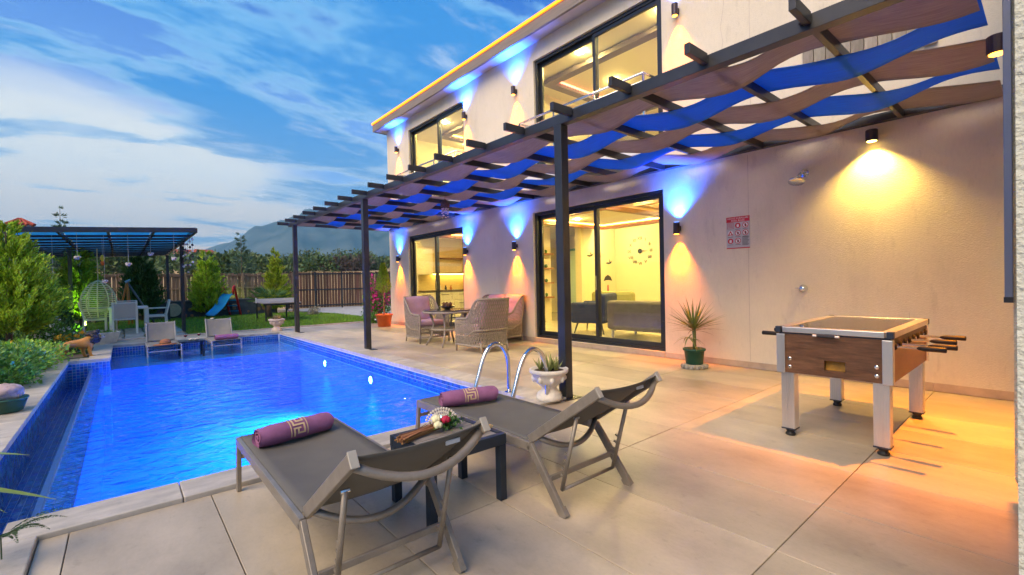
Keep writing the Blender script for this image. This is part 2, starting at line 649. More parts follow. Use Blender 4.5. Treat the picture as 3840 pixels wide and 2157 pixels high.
# ---- mountain
mb = MB()
def ridge(a):
    pts = [(-40, 0.008), (-12, 0.010), (-2, 0.014), (2, 0.034), (5.1, 0.060), (8, 0.080), (10.5, 0.096), (13.5, 0.122), (17, 0.150), (21, 0.162), (25, 0.150), (32, 0.11), (45, 0.06), (70, 0.02)]
    for (a0, h0), (a1, h1) in zip(pts, pts[1:]):
        if a <= a1:
            return h0 + (h1 - h0) * (a - a0) / (a1 - a0)
    return 0.02
NA, NR = 180, 34
def mfn(u, v):
    a = -40 + 110 * u
    r = 1500 + 2000 * v
    s = math.sin(math.pi * min(1, v / 0.62) / 2) ** 1.3 if v < 0.62 else math.cos((v - 0.62) / 0.38 * math.pi / 2)
    h = ridge(a) * 2740 * s
    w = 0.10 * math.sin(a * 0.45 + v * 5) + 0.07 * math.sin(a * 1.1 - v * 9) + 0.04 * math.sin(a * 2.3 + v * 16) + 0.02 * math.sin(a * 4.7 + v * 13)
    edge = min(1.0, abs(v - 0.62) * 4 + 0.08)
    h *= 1 + w * edge
    ar = R(a)
    return (r * math.sin(ar), r * math.cos(ar), h - 6)
mb.grid(mfn, NA, NR)
mtn_m = mat('maquis_slope', (0.015, 0.035, 0.03), 1.0, color2=(0.11, 0.13, 0.11), vscale=0.009, bump=0.0)
struct(mb.build('mountain', mtn_m, smooth=True))

# ---- terrace slabs and porcelain tiles
tb = MB()
tb.box(3.42, 6.32, 3.2, 14.72, -0.30, -0.014)
tb.box(-0.34, 6.32, -3.2, 3.2, -0.30, -0.014)
tb.box(-1.02, 3.42, 13.40, 14.72, -0.30, -0.014)
tb.box(-1.02, -0.48, 10.76, 13.40, -0.30, -0.014)
tb.box(-0.48, -0.21, 10.76, 13.40, -0.30, -0.014)
terrace = struct(tb.build('terrace', grout_m))
tile_cache = {}
def tile_mesh(w, d, m=tile_m, h=0.014):
    k = (round(w, 3), round(d, 3), m.name)
    if k not in tile_cache:
        b = MB()
        c = 0.002
        b.v = [(0, 0, 0), (w, 0, 0), (w, d, 0), (0, d, 0), (0, 0, h - c), (w, 0, h - c), (w, d, h - c), (0, d, h - c), (c, c, h), (w - c, c, h), (w - c, d - c, h), (c, d - c, h)]
        b.f = [(0, 1, 5, 4), (1, 2, 6, 5), (2, 3, 7, 6), (3, 0, 4, 7), (4, 5, 9, 8), (5, 6, 10, 9), (6, 7, 11, 10), (7, 4, 8, 11), (8, 9, 10, 11)]
        tile_cache[k] = b.mesh('tile', m)
    return tile_cache[k]
g = 0.0045
def tiles(x0, x1, y0, y1):
    k0 = math.floor((x0 - 1.57) / 0.6 + 1e-6)
    x = 1.57 + 0.6 * k0
    while x < x1 - 1e-6:
        a, b = max(x, x0), min(x + 0.6, x1)
        j0 = math.floor((y0 - 0.8) / 1.2 + 1e-6)
        y = 0.8 + 1.2 * j0
        while y < y1 - 1e-6:
            c, d = max(y, y0), min(y + 1.2, y1)
            if b - a > 0.03 and d - c > 0.03:
                inst('tile', tile_mesh(b - a - g, d - c - g), terrace, (a + g / 2, c + g / 2, -0.014 + RND.uniform(-0.0006, 0.0006)))
            y += 1.2
        x += 0.6
tiles(-0.34, 6.28, -0.4, 3.2)
tiles(3.42, 6.28, 3.2, 14.46)
tiles(-0.72, 3.42, 13.40, 14.46)
# red-brown edging along the lawn
edge_m = mat('edging', (0.36, 0.22, 0.17), 0.7, color2=(0.55, 0.47, 0.38), vscale=9, objrand=0.1)
x = -1.0
while x < 6.2:
    inst('edging_stone', tile_mesh(0.49, 0.25, edge_m, 0.03), terrace, (x, 14.465, -0.014))
    x += 0.5

# ---- pool coping stones
cop = MB()
cop.box(-0.48, 3.12, 3.20, 3.47, -0.16, -0.022)
cop.box(-0.48, -0.34, 1.0, 3.20, -0.6, -0.022)
cop.box(3.12, 3.42, 3.2, 13.4, -0.16, -0.022)
cop.box(-0.19, 3.12, 13.1, 13.40, -0.16, -0.022)
cop.box(-1.02, -0.72, 1.0, 10.75, -0.6, -0.022)
coping = struct(cop.build('pool_surround', grout_m))
cop_cache = {}
def coping_stone(x, y, w, d):
    k = (round(w, 3), round(d, 3))
    if k not in cop_cache:
        b = MB().box(0.002, w - 0.002, 0.002, d - 0.002, 0, 0.050)
        cop_cache[k] = b.mesh('coping_stone', stone_m)
    o = inst('coping_stone', cop_cache[k], coping, (x, y, -0.022 + RND.uniform(-0.001, 0.001)))
    b = o.modifiers.new('bevel', 'BEVEL')
    b.width = 0.006
    b.segments = 2
    return o
def coping_run(x0, y0, x1, y1, ln, along):
    if along == 'x':
        k = round((x1 - x0) / ln)
        for i in range(k):
            coping_stone(x0 + (x1 - x0) / k * i, y0, (x1 - x0) / k, y1 - y0)
    else:
        k = round((y1 - y0) / ln)
        for i in range(k):
            coping_stone(x0, y0 + (y1 - y0) / k * i, x1 - x0, (y1 - y0) / k)
coping_run(-0.48, 3.20, 3.11, 3.485, 0.66, 'x')
coping_run(-0.48, 1.0, -0.34, 3.20, 0.55, 'y')
coping_run(3.105, 3.20, 3.42, 13.4, 0.66, 'y')
coping_run(-0.19, 13.085, 3.10, 13.40, 0.66, 'x')
coping_run(-1.02, 1.0, -0.705, 10.75, 0.66, 'y')
coping_run(-1.02, 10.735, -0.175, 11.05, 0.42, 'x')
coping_run(-0.475, 11.05, -0.175, 13.40, 0.58, 'y')

# ---- pool basin
bs = MB()
bs.box(-0.30, 3.12, 3.47, 13.1, -1.62, -1.5)           # floor
bs.box(3.12, 3.30, 3.3, 13.3, -1.6, -0.03)             # right wall
bs.box(-0.30, 3.12, 3.30, 3.47, -1.6, -0.162)          # near wall
bs.box(-0.19, 3.12, 13.1, 13.30, -1.6, -0.03)          # far wall
bs.box(-0.19, 3.12, 11.35, 13.1, -1.5, -0.27)          # sun shelf
bs.box(-0.30, -0.19, 10.75, 13.1, -1.6, -0.03)          # wall under the lion corner
basin = struct(bs.build('pool_basin', basin_m))
gr = MB()
gr.box(3.105, 3.12, 3.47, 13.1, -0.24, -0.024)
gr.box(-0.19, 3.105, 13.085, 13.1, -0.24, -0.024)
gr.box(-0.72, -0.19, 10.735, 10.75, -0.62, -0.024)
gr.box(-0.205, -0.19, 10.75, 13.085, -0.3, -0.024)
gr.box(-0.735, -0.72, 1.0, 10.75, -0.62, -0.024)
gr.box(-0.735, -0.44, 1.0, 10.75, -0.62, -0.44)
we = MB()
we.add([(-0.45, 3.2, -0.54), (-0.45, 3.2, -0.145), (-0.42, 3.2, -0.145), (-0.28, 3.2, -0.235), (-0.28, 3.2, -0.26),
        (-0.45, 10.735, -0.54), (-0.45, 10.735, -0.145), (-0.42, 10.735, -0.145), (-0.28, 10.735, -0.235), (-0.28, 10.735, -0.26)],
       [(0, 1, 6, 5), (1, 2, 7, 6), (2, 3, 8, 7), (3, 4, 9, 8), (4, 3, 2, 1, 0), (5, 6, 7, 8, 9)])
gr.build('mosaic_backing', pgrout, basin)
we.box(-0.44, -0.282, 3.2, 10.75, -1.6, -0.262)
we.build('weir', mat('weir_mosaic_shade', (0.02, 0.085, 0.36), 0.3, var=0.3, vscale=30), basin)  # mosaic blue, darkened in the colour to stand in for shade
TS, TP = 0.0435, 0.048
def tile_block(w=TS, t=0.003):
    return MB().box(-w / 2, w / 2, -w / 2, w / 2, 0, t)
piece = tile_block().mesh('mosaic_tile', blue_tile_o)
mos = MB()
singles = []
def mosaic(origin, du, dv, dn, nu, nv, near=None):
    o = Vector(origin); du = Vector(du); dv = Vector(dv); dn = Vector(dn)
    Mx = Matrix((du, dv, dn)).transposed().to_4x4()
    for i in range(nu):
        for j in range(nv):
            c = o + du * (TP * (i + 0.5)) + dv * (TP * (j + 0.5))
            if near and near(c):
                singles.append((c, Mx))
            else:
                Mt = Mx.copy()
                Mt.translation = c
                mos.box(-TS / 2, TS / 2, -TS / 2, TS / 2, 0, 0.003, Mt)
mosaic((3.105, 3.47, -0.03), (0, 1, 0), (0, 0, -1), (-1, 0, 0), 200, 4)
mosaic((-0.19, 13.085, -0.03), (1, 0, 0), (0, 0, -1), (0, -1, 0), 68, 4)
mosaic((-0.72, 10.735, -0.03), (1, 0, 0), (0, 0, -1), (0, -1, 0), 11, 9)
mosaic((-0.19, 10.74, -0.03), (0, 1, 0), (0, 0, -1), (1, 0, 0), 48, 4)
mosaic((-0.72, 3.0, -0.03), (0, 1, 0), (0, 0, -1), (1, 0, 0), 161, 10)
mosaic((-0.715, 3.2, -0.44), (0, 1, 0), (1, 0, 0), (0, 0, 1), 157, 5, lambda c: 3.9 < c.y < 5.0 and c.x > -0.6)
mosaic((-0.45, 3.2, -0.15), (0, 1, 0), (0, 0, -1), (-1, 0, 0), 157, 7)
sl = Vector((0.14, 0, -0.09)).normalized()
mosaic((-0.415, 3.47, -0.148), (0, 1, 0), sl, sl.cross(Vector((0, 1, 0))), 151, 3, lambda c: c.y < 7.4)
o = mos.build('mosaic_tiles', blue_tile, basin)
o['kind'] = 'stuff'
for c, Mx in singles[:300]:
    q = inst('mosaic_tile', piece, basin)
    Mt = Mx.copy()
    Mt.translation = c
    q.matrix_local = Mt
for c, Mx in singles[300:]:
    pass

water_m = clear('pool_water', (0.20, 0.78, 1.0), 1.33, 0.03, bump=0.6, bscale=4.2, bstretch=(1.0, 1.6, 1), bdist=0.07)
trough_m = clear('trough_water', (0.55, 0.78, 0.95), 1.33, 0.02, bump=0.5, bscale=6, bstretch=(2.5, 1, 1), bdist=0.04)
wb = MB()
wb.add([(-0.418, 3.47, -0.15), (3.105, 3.47, -0.15), (3.105, 13.085, -0.15), (-0.188, 13.085, -0.15), (-0.188, 10.735, -0.15), (-0.418, 10.735, -0.15)], [(0, 1, 2, 3, 4, 5)])
struct(wb.build('pool_water', water_m))
wb = MB()
wb.add([(-0.718, 1.0, -0.34), (-0.452, 1.0, -0.34), (-0.452, 10.733, -0.34), (-0.718, 10.733, -0.34)], [(0, 1, 2, 3)])
struct(wb.build('trough_water', trough_m))

# underwater lamps on the right-hand pool wall
lens_m = emit('pool_lamp_glow', (0.75, 0.90, 1.0), 30)
def pool_lamp(y, z, label, pw=1300):
    t = thing('pool_lamp', label, 'pool lamp', (3.102, y, z), 0, 'underwater lamps on the pool wall')
    Mx = Matrix.Rotation(R(-90), 4, 'Y')
    MB().lathe([(0.085, 0), (0.085, 0.012), (0.07, 0.018), (0.062, 0.014)], 20, M=Mx).build('ring', chrome, t)
    MB().lathe([(0.06, 0.012), (0.05, 0.02), (0.02, 0.024), (0.001, 0.025)], 20, M=Mx).build('lens', lens_m, t)
    spot('pool_beam', (-0.06, 0, 0), (-1, 0, -0.95), (0.035, 0.37, 1.0), pw, 128, 1.0, 0.05, t)
pool_lamp(12.5, -0.36, 'round underwater lamp glowing at the far corner of the pool wall')
pool_lamp(9.53, -0.36, 'round underwater lamp in the middle of the pool wall')
pool_lamp(7.3, -0.36, 'large bright underwater lamp nearest the camera on the pool wall')
pool_lamp(5.1, -0.5, 'added unseen underwater lamp below the pool ladder behind the lounger', 150)  # added lamp out of view, spaced on from the visible ones

# ================================================================== HOUSE
WX = 6.30
frame_m = mat('dark_frame', (0.022, 0.026, 0.034), 0.35, spec=0.5)
glass_m = clear('window_glass', (0.93, 0.95, 0.93), 1.45, 0.0)
room_m = mat('warm_plaster', (0.74, 0.66, 0.44), 0.8, var=0.03, vscale=2)
ceil_m = mat('ceiling_plaster', (0.76, 0.70, 0.54), 0.8)
room_floor_m = mat('polished_floor', (0.60, 0.55, 0.42), 0.18, var=0.06, vscale=2)
wood_m = mat('ceiling_wood', (0.27, 0.12, 0.04), 0.45, var=0.25, vscale=4, stretch=(1, 8, 8))
house = thing('villa', 'two-storey white stucco villa with dark sliding doors and a glowing roof edge', 'house', (WX, 6.7, 0))
def hb(name, m, boxes, parent=house, bevel=0, off=(WX, 6.7, 0), smooth=False, label=None):
    b = MB()
    for x0, x1, y0, y1, z0, z1 in boxes:
        b.box(x0 - off[0], x1 - off[0], y0 - off[1], y1 - off[1], z0 - off[2], z1 - off[2])
    return b.build(name, m, parent, bevel=bevel, smooth=smooth, label=label)
D1, D2 = (3.84, 6.74), (9.23, 11.98)
U1, U2 = (3.82, 6.64), (9.09, 11.83)
T = 0.28
YN, YF = 0.16, 13.2
wallb = []
for lo, hi, a, b, z0, z1 in ((0.0, 3.02, D1, D2, 0.085, 2.57), (3.02, 5.88, U1, U2, 3.22, 5.55)):
    wallb += [(WX, WX + T, YN, a[0], lo, hi), (WX, WX + T, a[1], b[0], lo, hi), (WX, WX + T, b[1], YF, lo, hi)]
    for q in (a, b):
        wallb += [(WX, WX + T, q[0], q[1], z1, hi)]
        if z0 > lo + 0.001:
            wallb += [(WX, WX + T, q[0], q[1], lo, z0)]
hb('wall', stucco, wallb)
hb('side_wall', stucco, [(WX + T, 12.2, YF - T, YF, 0, 5.88), (12.0, 12.2, YN, YF - T, 0, 5.88), (WX + T, 12.0, YN - 0.4, YN, 0, 5.88)])
hb('room_lining', room_m, [(WX + T + 0.003, 11.99, YF - T - 0.02, YF - T - 0.003, 0.08, 5.80), (11.28, 11.30, 0.4, 8.6, 0.08, 2.9),
                           (11.96, 11.98, 0.4, YF - T - 0.02, 0.08, 5.80), (WX + T + 0.003, 11.96, 2.70, 2.72, 0.08, 5.8),
                           (9.75, 11.28, 8.5, 8.72, 0.08, 2.72), (8.55, 9.30, 9.25, 9.40, 0.08, 2.72), (WX + T + 0.003, 10.2, 7.95, 8.05, 3.2, 5.8)])
hb('room_floor', room_floor_m, [(WX + 0.14, 11.96, 0.4, YF - T - 0.02, 0.02, 0.082), (WX + T, 11.96, 0.4, YF - T - 0.02, 3.02, 3.2)])
hb('ceiling', ceil_m, [(WX + T + 0.004, 11.96, 2.72, YF - T - 0.02, 2.72, 2.80), (WX + T + 0.004, 11.96, 2.72, YF - T - 0.02, 5.70, 5.78)])
# roof slab with overhanging eave
roof = hb('roof', mat('eave_board', (0.23, 0.20, 0.18), 0.6, var=0.2, vscale=6, stretch=(1, 0.3, 6)), [(5.98, 6.03, -0.6, 13.5, 5.87, 6.13), (6.03, 12.6, 13.46, 13.5, 5.87, 6.13)], bevel=0.004)
hb('soffit', mat('soffit_paint', (0.66, 0.60, 0.60), 0.8), [(6.03, 12.5, -0.6, 13.46, 5.885, 5.93)])
hb('roof_deck', mat('roof_membrane', (0.2, 0.19, 0.18), 0.9), [(6.03, 12.5, -0.6, 13.46, 5.95, 6.10)])
led = hb('light_strip', emit('amber_led', (1.0, 0.19, 0.004), 2.6), [(5.955, 5.98, -0.6, 13.52, 6.095, 6.14), (5.98, 12.0, 13.5, 13.52, 6.095, 6.14)], label='amber light strip glowing along the roof edge')
# skirting stones along the foot of the wall
sk = mat('skirting_stone', (0.50, 0.40, 0.31), 0.5, var=0.15, vscale=7, objrand=0.08)
def skirt(y0, y1):
    k = max(1, round((y1 - y0) / 0.6))
    for i in range(k):
        a = y0 + (y1 - y0) / k * i
        b = y0 + (y1 - y0) / k * (i + 1)
        hb('skirting', sk, [(WX - 0.014, WX - 0.001, a + 0.001, b - 0.001, 0.001, 0.085)])
skirt(0.2, D1[0]); skirt(D1[1], D2[0]); skirt(D2[1], 13.2)
for d in (D1, D2):
    k = round((d[1] - d[0]) / 0.48)
    for i in range(k):
        hb('threshold_stone', sk, [(WX - 0.03, WX + 0.14, d[0] + (d[1] - d[0]) / k * i + 0.001, d[0] + (d[1] - d[0]) / k * (i + 1) - 0.001, 0.001, 0.083)])
# hairline cracks and a settlement joint on the render
crk = mat('crack', (0.40, 0.34, 0.31), 1.0)
def crack(pts, w=0.003):
    b = MB()
    for (y0, z0), (y1, z1) in zip(pts, pts[1:]):
        b.bar((-0.001, y0 - 6.7, z0), (-0.001, y1 - 6.7, z1), 0.002, w, (1, 0, 0))
    b.build('crack', crk, house)
crack([(2.60, 0.09), (2.605, 1.2), (2.598, 2.0), (2.60, 2.80)], 0.004)
crack([(1.05, 0.25), (1.0, 0.42), (1.02, 0.5), (0.985, 0.66), (0.99, 0.8)])
crack([(2.95, 4.1), (2.9, 4.4), (2.93, 4.6), (2.88, 4.9), (2.9, 5.3)])
crack([(2.55, 3.1), (2.552, 4.2), (2.549, 5.7)], 0.004)

def sliding(name, y0, y1, z0, z1, label, mull, front_right=True):
    dz = None
    oy = 6.7
    fx0, fx1 = 0.05, 0.19
    w = 0.055
    def fb(nm, boxes, m=frame_m, bevel=0.003):
        b = MB()
        for q in boxes:
            b.box(*q)
        return b.build(nm, m, dz or house, bevel=bevel)
    a, b = y0 - oy + 0.002, y1 - oy - 0.002
    zt, zb = z1 - 0.002, z0 + 0.002
    dz = fb(name, [(fx0, fx1, a, a + w, zb, zt), (fx0, fx1, b - w, b, zb, zt), (fx0, fx1, a + w, b - w, zt - w, zt), (fx0, fx1, a + w, b - w, zb, zb + 0.045)])
    dz['label'] = label
    mm = mull - oy
    s = 0.065
    for nm, p, q, xx in (('sash', a + w, mm + 0.03, 0.07), ('sash', mm - 0.03, b - w, 0.125)):
        z2, z3 = zb + 0.047, zt - w - 0.002
        fb(nm, [(xx, xx + 0.045, p + 0.002, p + s, z2, z3), (xx, xx + 0.045, q - s, q - 0.002, z2, z3), (xx, xx + 0.045, p + s, q - s, z3 - s, z3), (xx, xx + 0.045, p + s, q - s, z2, z2 + s * 1.2)])
        fb('pane', [(xx + 0.018, xx + 0.026, p + s, q - s, z2 + s * 1.2, z3 - s)], glass_m, 0)
    fb('handle', [(0.045, 0.068, mm + 0.0 - 0.02, mm + 0.012, z0 + 0.95, z0 + 1.2)], chrome)
    return dz
sliding('sliding_door', D1[0], D1[1], 0.083, 2.57, 'wide living room sliding door beside the yucca', 5.22)
sliding('sliding_door', D2[0], D2[1], 0.083, 2.57, 'kitchen sliding door behind the wicker chairs', 10.62)
sliding('window', U1[0], U1[1], 3.22, 5.55, 'large upper window with a steel balustrade', 5.18)
sliding('window', U2[0], U2[1], 3.22, 5.55, 'upper window near the far end of the villa', 10.36)

# balustrades in front of the upper windows
def balustrade(y0, y1, label):
    t = thing('balustrade', label, 'railing', (6.0, (y0 + y1) / 2, 3.2), 0, 'steel balustrades of the upper windows')
    h = (y1 - y0) / 2
    MB().tube([(0.28, -h, 1.08), (0, -h, 1.08), (0, h, 1.08), (0.28, h, 1.08)], 0.022, 10).build('top_rail', chrome, t, smooth=True)
    MB().tube([(0.28, -h, 0.96), (0, -h, 0.96), (0, h, 0.96), (0.28, h, 0.96)], 0.012, 8).build('middle_rail', chrome, t, smooth=True)
    for i in range(4):
        y = -h + 2 * h * i / 3
        MB().tube([(0, y, 0), (0, y, 1.07)], 0.02, 8).build('baluster', chrome, t, smooth=True)
    MB().box(0.01, 0.018, -h + 0.05, h - 0.05, 0.12, 0.9).build('pane', glass_m, t)
    MB().box(-0.05, 0.29, -h - 0.05, h + 0.05, -0.12, 0).build('floor_slab', white_paint, t)
balustrade(3.95, 6.75, 'steel and glass balustrade before the large upper window')
balustrade(9.0, 11.95, 'steel and glass balustrade before the far upper window')

# wooden screen boards high on the near annex wall
t = thing('wood_screen', 'weathered grey board screen high on the wall above the pergola', 'screen', (WX - 0.03, 1.35, 3.52))
wbm = mat('weathered_board', (0.20, 0.18, 0.15), 0.85, color2=(0.36, 0.33, 0.28), vscale=5, stretch=(4, 4, 0.6), objrand=0.3)
for i in range(10):
    MB().box(-0.012, 0.012, -0.055, 0.055, 0, 0.40).build('board', wbm, t, loc=(0, -0.55 + 0.12 * i, RND.uniform(-0.01, 0.01)))

# ---- right-hand boundary wall, edge on
t = thing('boundary_wall', 'pale rough plaster wall at the right edge of the terrace', 'wall', (4.5, -0.1, 0))
MB().box(-0.57, 1.79, -0.35, 0.255, 0, 4.6).build('wall', stucco_rough, t)
MB().box(-2.9, -0.572, -0.35, 0.158, 0, 4.6).build('wall_end', stucco_rough, t)
t = thing('downpipe', 'slim blue-grey metal channel hanging down the right-hand wall', 'pipe', (3.90, 0.172, 1.04))
MB().box(-0.03, 0.02, -0.018, 0.016, 0, 3.4).build('channel', mat('blue_grey_metal', (0.16, 0.19, 0.28), 0.4, metal=0.3), t, bevel=0.003)
MB().box(-0.034, 0.024, -0.019, 0.019, -0.012, 0.02).build('end_cap', dark_metal, t)

# ---- wall lamps
sconce_m = mat('sconce_body', (0.05, 0.035, 0.045), 0.4, metal=0.3)
lens_b = emit('blue_lens', (0.10, 0.30, 1.0), 6)
lens_o = emit('orange_lens', (1.0, 0.36, 0.03), 9)
BLUE, ORANGE = (0.015, 0.115, 1.0), (1.0, 0.22, 0.002)
def sconce(y, z, label, group='two-way wall lamps', pb=400, po=230):
    t = thing('wall_lamp', label, 'wall lamp', (WX, y, z), 0, group)
    MB().lathe([(0.043, -0.085), (0.046, -0.08), (0.046, 0.08), (0.043, 0.085)], 20, c=(-0.085, 0, 0)).build('body', sconce_m, t)
    MB().box(-0.045, -0.001, -0.025, 0.025, -0.035, 0.035).build('bracket', sconce_m, t)
    MB().lathe([(0.036, 0.0855), (0.034, 0.089)], 16, c=(-0.085, 0, 0)).build('upper_lens', lens_b, t)
    MB().lathe([(0.034, -0.089), (0.036, -0.0855)], 16, c=(-0.085, 0, 0)).build('lower_lens', lens_o, t)
    spot('blue_beam', (-0.085, 0, 0.095), (0.10, 0, 1), BLUE, pb, 102, 1.0, 0.03, t)
    spot('orange_beam', (-0.085, 0, -0.095), (0.10, 0, -1), ORANGE, po, 70, 1.0, 0.03, t)
sconce(12.52, 1.95, 'lower wall lamp at the far corner of the villa')
sconce(9.03, 1.95, 'lower wall lamp beside the kitchen sliding door')
sconce(7.24, 1.95, 'lower wall lamp above the wicker sofa')
sconce(3.58, 1.94, 'lower wall lamp above the yucca by the living room door')
sconce(12.44, 5.14, 'upper wall lamp at the far corner of the villa')
sconce(8.95, 5.12, 'upper wall lamp beside the far upper window')
sconce(7.16, 5.12, 'upper wall lamp between the two upper windows')
sconce(3.55, 5.10, 'upper wall lamp at the top edge beside the large window')
t = thing('wall_lamp', 'short downlight glowing yellow above the table football', 'wall lamp', (WX, 1.27, 2.70), 0, 'single downlights')
MB().lathe([(0.050, -0.06), (0.055, -0.055), (0.055, 0.055), (0.05, 0.06)], 20, c=(-0.10, 0, 0)).build('body', sconce_m, t)
MB().box(-0.05, -0.001, -0.02, 0.02, -0.02, 0.03).build('bracket', sconce_m, t)
MB().lathe([(0.042, -0.066), (0.044, -0.0605)], 16, c=(-0.10, 0, 0)).build('lens', emit('yellow_lens', (1.0, 0.66, 0.12), 12), t)
spot('yellow_beam', (-0.10, 0, -0.072), (0.05, 0, -1), (1.0, 0.62, 0.12), 165, 116, 0.75, 0.03, t)
t = thing('wall_lamp', 'dark downlight with an orange glow on the right-hand wall', 'wall lamp', (4.55, 0.155, 2.74), 0, 'single downlights')
MB().lathe([(0.050, -0.06), (0.055, -0.055), (0.055, 0.055), (0.05, 0.06)], 20, c=(0, 0.09, 0)).build('body', sconce_m, t)
MB().box(-0.02, 0.02, 0.001, 0.04, -0.02, 0.03).build('bracket', sconce_m, t)
MB().lathe([(0.042, -0.066), (0.044, -0.0605)], 16, c=(0, 0.09, 0)).build('lens', lens_o, t)
spot('orange_beam', (0, 0.09, -0.072), (-0.02, 0.12, -1), (1.0, 0.27, 0.001), 760, 80, 0.85, 0.03, t)

# ---- rooms behind the glass
spot_m = emit('ceiling_spot', (1.0, 0.75, 0.25), 1150)
def ceiling_spots(pts, z, label):
    t = thing('ceiling_spots', label, 'ceiling lights', (pts[0][0], pts[0][1], z), 0)
    for x, y in pts:
        MB().lathe([(0.001, -0.034), (0.025, -0.030), (0.042, -0.018), (0.05, -0.001)], 12).build('spotlight', spot_m, t, loc=(x - pts[0][0], y - pts[0][1], 0))  # lens domed below the ceiling so that it also lights the ceiling
ceiling_spots([(7.1, 3.6), (7.1, 5.2), (7.1, 6.8), (8.6, 4.4), (8.6, 6.0), (8.6, 7.6), (10.2, 5.2), (10.2, 6.6), (10.4, 7.8)], 2.72, 'domed spots in the living room ceiling')
ceiling_spots([(7.2, 10.2), (7.2, 11.6), (8.6, 10.6), (8.6, 12.0)], 2.72, 'domed spots in the kitchen ceiling')
ceiling_spots([(7.0, 4.2), (7.0, 6.0), (8.6, 4.6), (8.6, 6.4), (9.9, 5.5), (9.9, 7.2)], 5.70, 'domed spots in the ceiling of the large upper room')
ceiling_spots([(7.0, 9.6), (7.0, 11.0), (8.6, 9.8), (8.6, 11.2), (8.6, 12.3)], 5.70, 'domed spots in the ceiling of the far upper room')
amber_in = emit('cove_light', (1.0, 0.45, 0.06), 14)
def tray(x0, x1, y0, y1, z, label, m=wood_m, w=0.14, glow=amber_in):
    t = thing('ceiling_frame', label, 'ceiling frame', ((x0 + x1) / 2, (y0 + y1) / 2, z - 0.12))
    X, Y = (x1 - x0) / 2, (y1 - y0) / 2
    for a in ((-X, X, -Y, -Y + w), (-X, X, Y - w, Y), (-X, -X + w, -Y + w, Y - w), (X - w, X, -Y + w, Y - w)):
        MB().box(*a, 0, 0.09).build('beam', m, t)
    MB().box(-X + w, X - w, -Y + w, -Y + w + 0.02, 0.085, 0.115).build('cove_strip', glow, t)
    MB().box(-X + w, X - w, Y - w - 0.02, Y - w, 0.085, 0.115).build('cove_strip', glow, t)
    MB().box(X - w - 0.02, X - w, -Y + w + 0.02, Y - w - 0.02, 0.085, 0.115).build('cove_strip', glow, t)
tray(7.5, 9.8, 3.4, 5.2, 2.72, 'brown wooden frame with amber light under the living room ceiling')
tray(7.3, 10.3, 5.7, 8.2, 2.72, 'second wooden ceiling frame deeper in the living room')
tray(7.2, 9.0, 10.3, 12.2, 2.72, 'wooden frame on the kitchen ceiling')
tray(7.3, 10.6, 3.3, 7.4, 5.70, 'grey frame with red cove light in the large upper room', mat('grey_frame', (0.16, 0.12, 0.11), 0.5), 0.2, emit('red_cove', (1.0, 0.16, 0.07), 8))
tray(7.4, 9.8, 9.3, 12.0, 5.70, 'frame with amber cove light in the far upper room', mat('grey_frame'), 0.2)

# clock
t = thing('wall_clock', 'large wall clock of loose roman numerals on the living room wall', 'clock', (11.272, 7.63, 2.0))
blk = mat('black_acrylic', (0.012, 0.012, 0.014), 0.3)
MR = Matrix(((0, 0, -1, 0), (-1, 0, 0, 0), (0, 1, 0, 0), (0, 0, 0, 1)))     # text x -> -Y, y -> +Z, facing -X
for i, s in enumerate(['XII', 'I', 'II', 'III', 'IIII', 'V', 'VI', 'VII', 'VIII', 'IX', 'X', 'XI']):
    a = R(90 - 30 * i)
    Mt = Matrix.Translation((-0.004, -0.36 * math.cos(a), 0.36 * math.sin(a))) @ MR
    text_mesh(s, 0.13, blk, t, Mt, 0.004, name='numeral')
MB().lathe([(0.07, 0), (0.07, 0.02), (0.05, 0.03)], 20, M=Matrix.Rotation(R(-90), 4, 'Y')).build('hub', blk, t)
b = MB(); b.bar((-0.03, 0, 0), (-0.03, -0.26, -0.01), 0.006, 0.03, (1, 0, 0)); b.build('minute_hand', blk, t)
b = MB(); b.bar((-0.035, 0, 0), (-0.035, -0.16, 0.01), 0.006, 0.035, (1, 0, 0)); b.build('hour_hand', blk, t)
# birds and picture on the short wall
def bird(x, z, s, label):
    b = MB()
    b.prism([(0, 0), (0.10, 0.02), (0.16, 0.10), (0.09, 0.06), (0.02, 0.14), (0.04, 0.05), (-0.08, 0.05), (-0.12, 0.02)], 0, 0.004, Matrix.Translation((x, 8.497, z)) @ Matrix.Rotation(R(90), 4, 'X') @ Matrix.Scale(s, 4))
    tag(b.build('bird_decal', blk), label, 'decal', 'bird decals')
bird(10.1, 1.86, 1.1, 'black bird decal highest on the short living room wall')
bird(10.45, 1.80, 1.0, 'black bird decal in the middle of the short living room wall')
bird(10.95, 1.66, 1.1, 'black bird decal nearest the clock wall')
t = thing('figure_decal', 'dark umbrella decal low on the short living room wall', 'decal', (10.9, 8.496, 0.75))
MB().prism([(-0.20, 0.42), (-0.13, 0.54), (0, 0.60), (0.13, 0.54), (0.2, 0.42), (0.06, 0.44), (-0.06, 0.44)], 0, 0.004, Matrix.Rotation(R(90), 4, 'X')).build('umbrella', blk, t)
MB().prism([(-0.06, 0), (0.06, 0), (0.03, 0.3), (-0.03, 0.3)], 0, 0.004, Matrix.Rotation(R(90), 4, 'X')).build('dress', mat('rose_print', (0.5, 0.12, 0.14), 0.6), t)
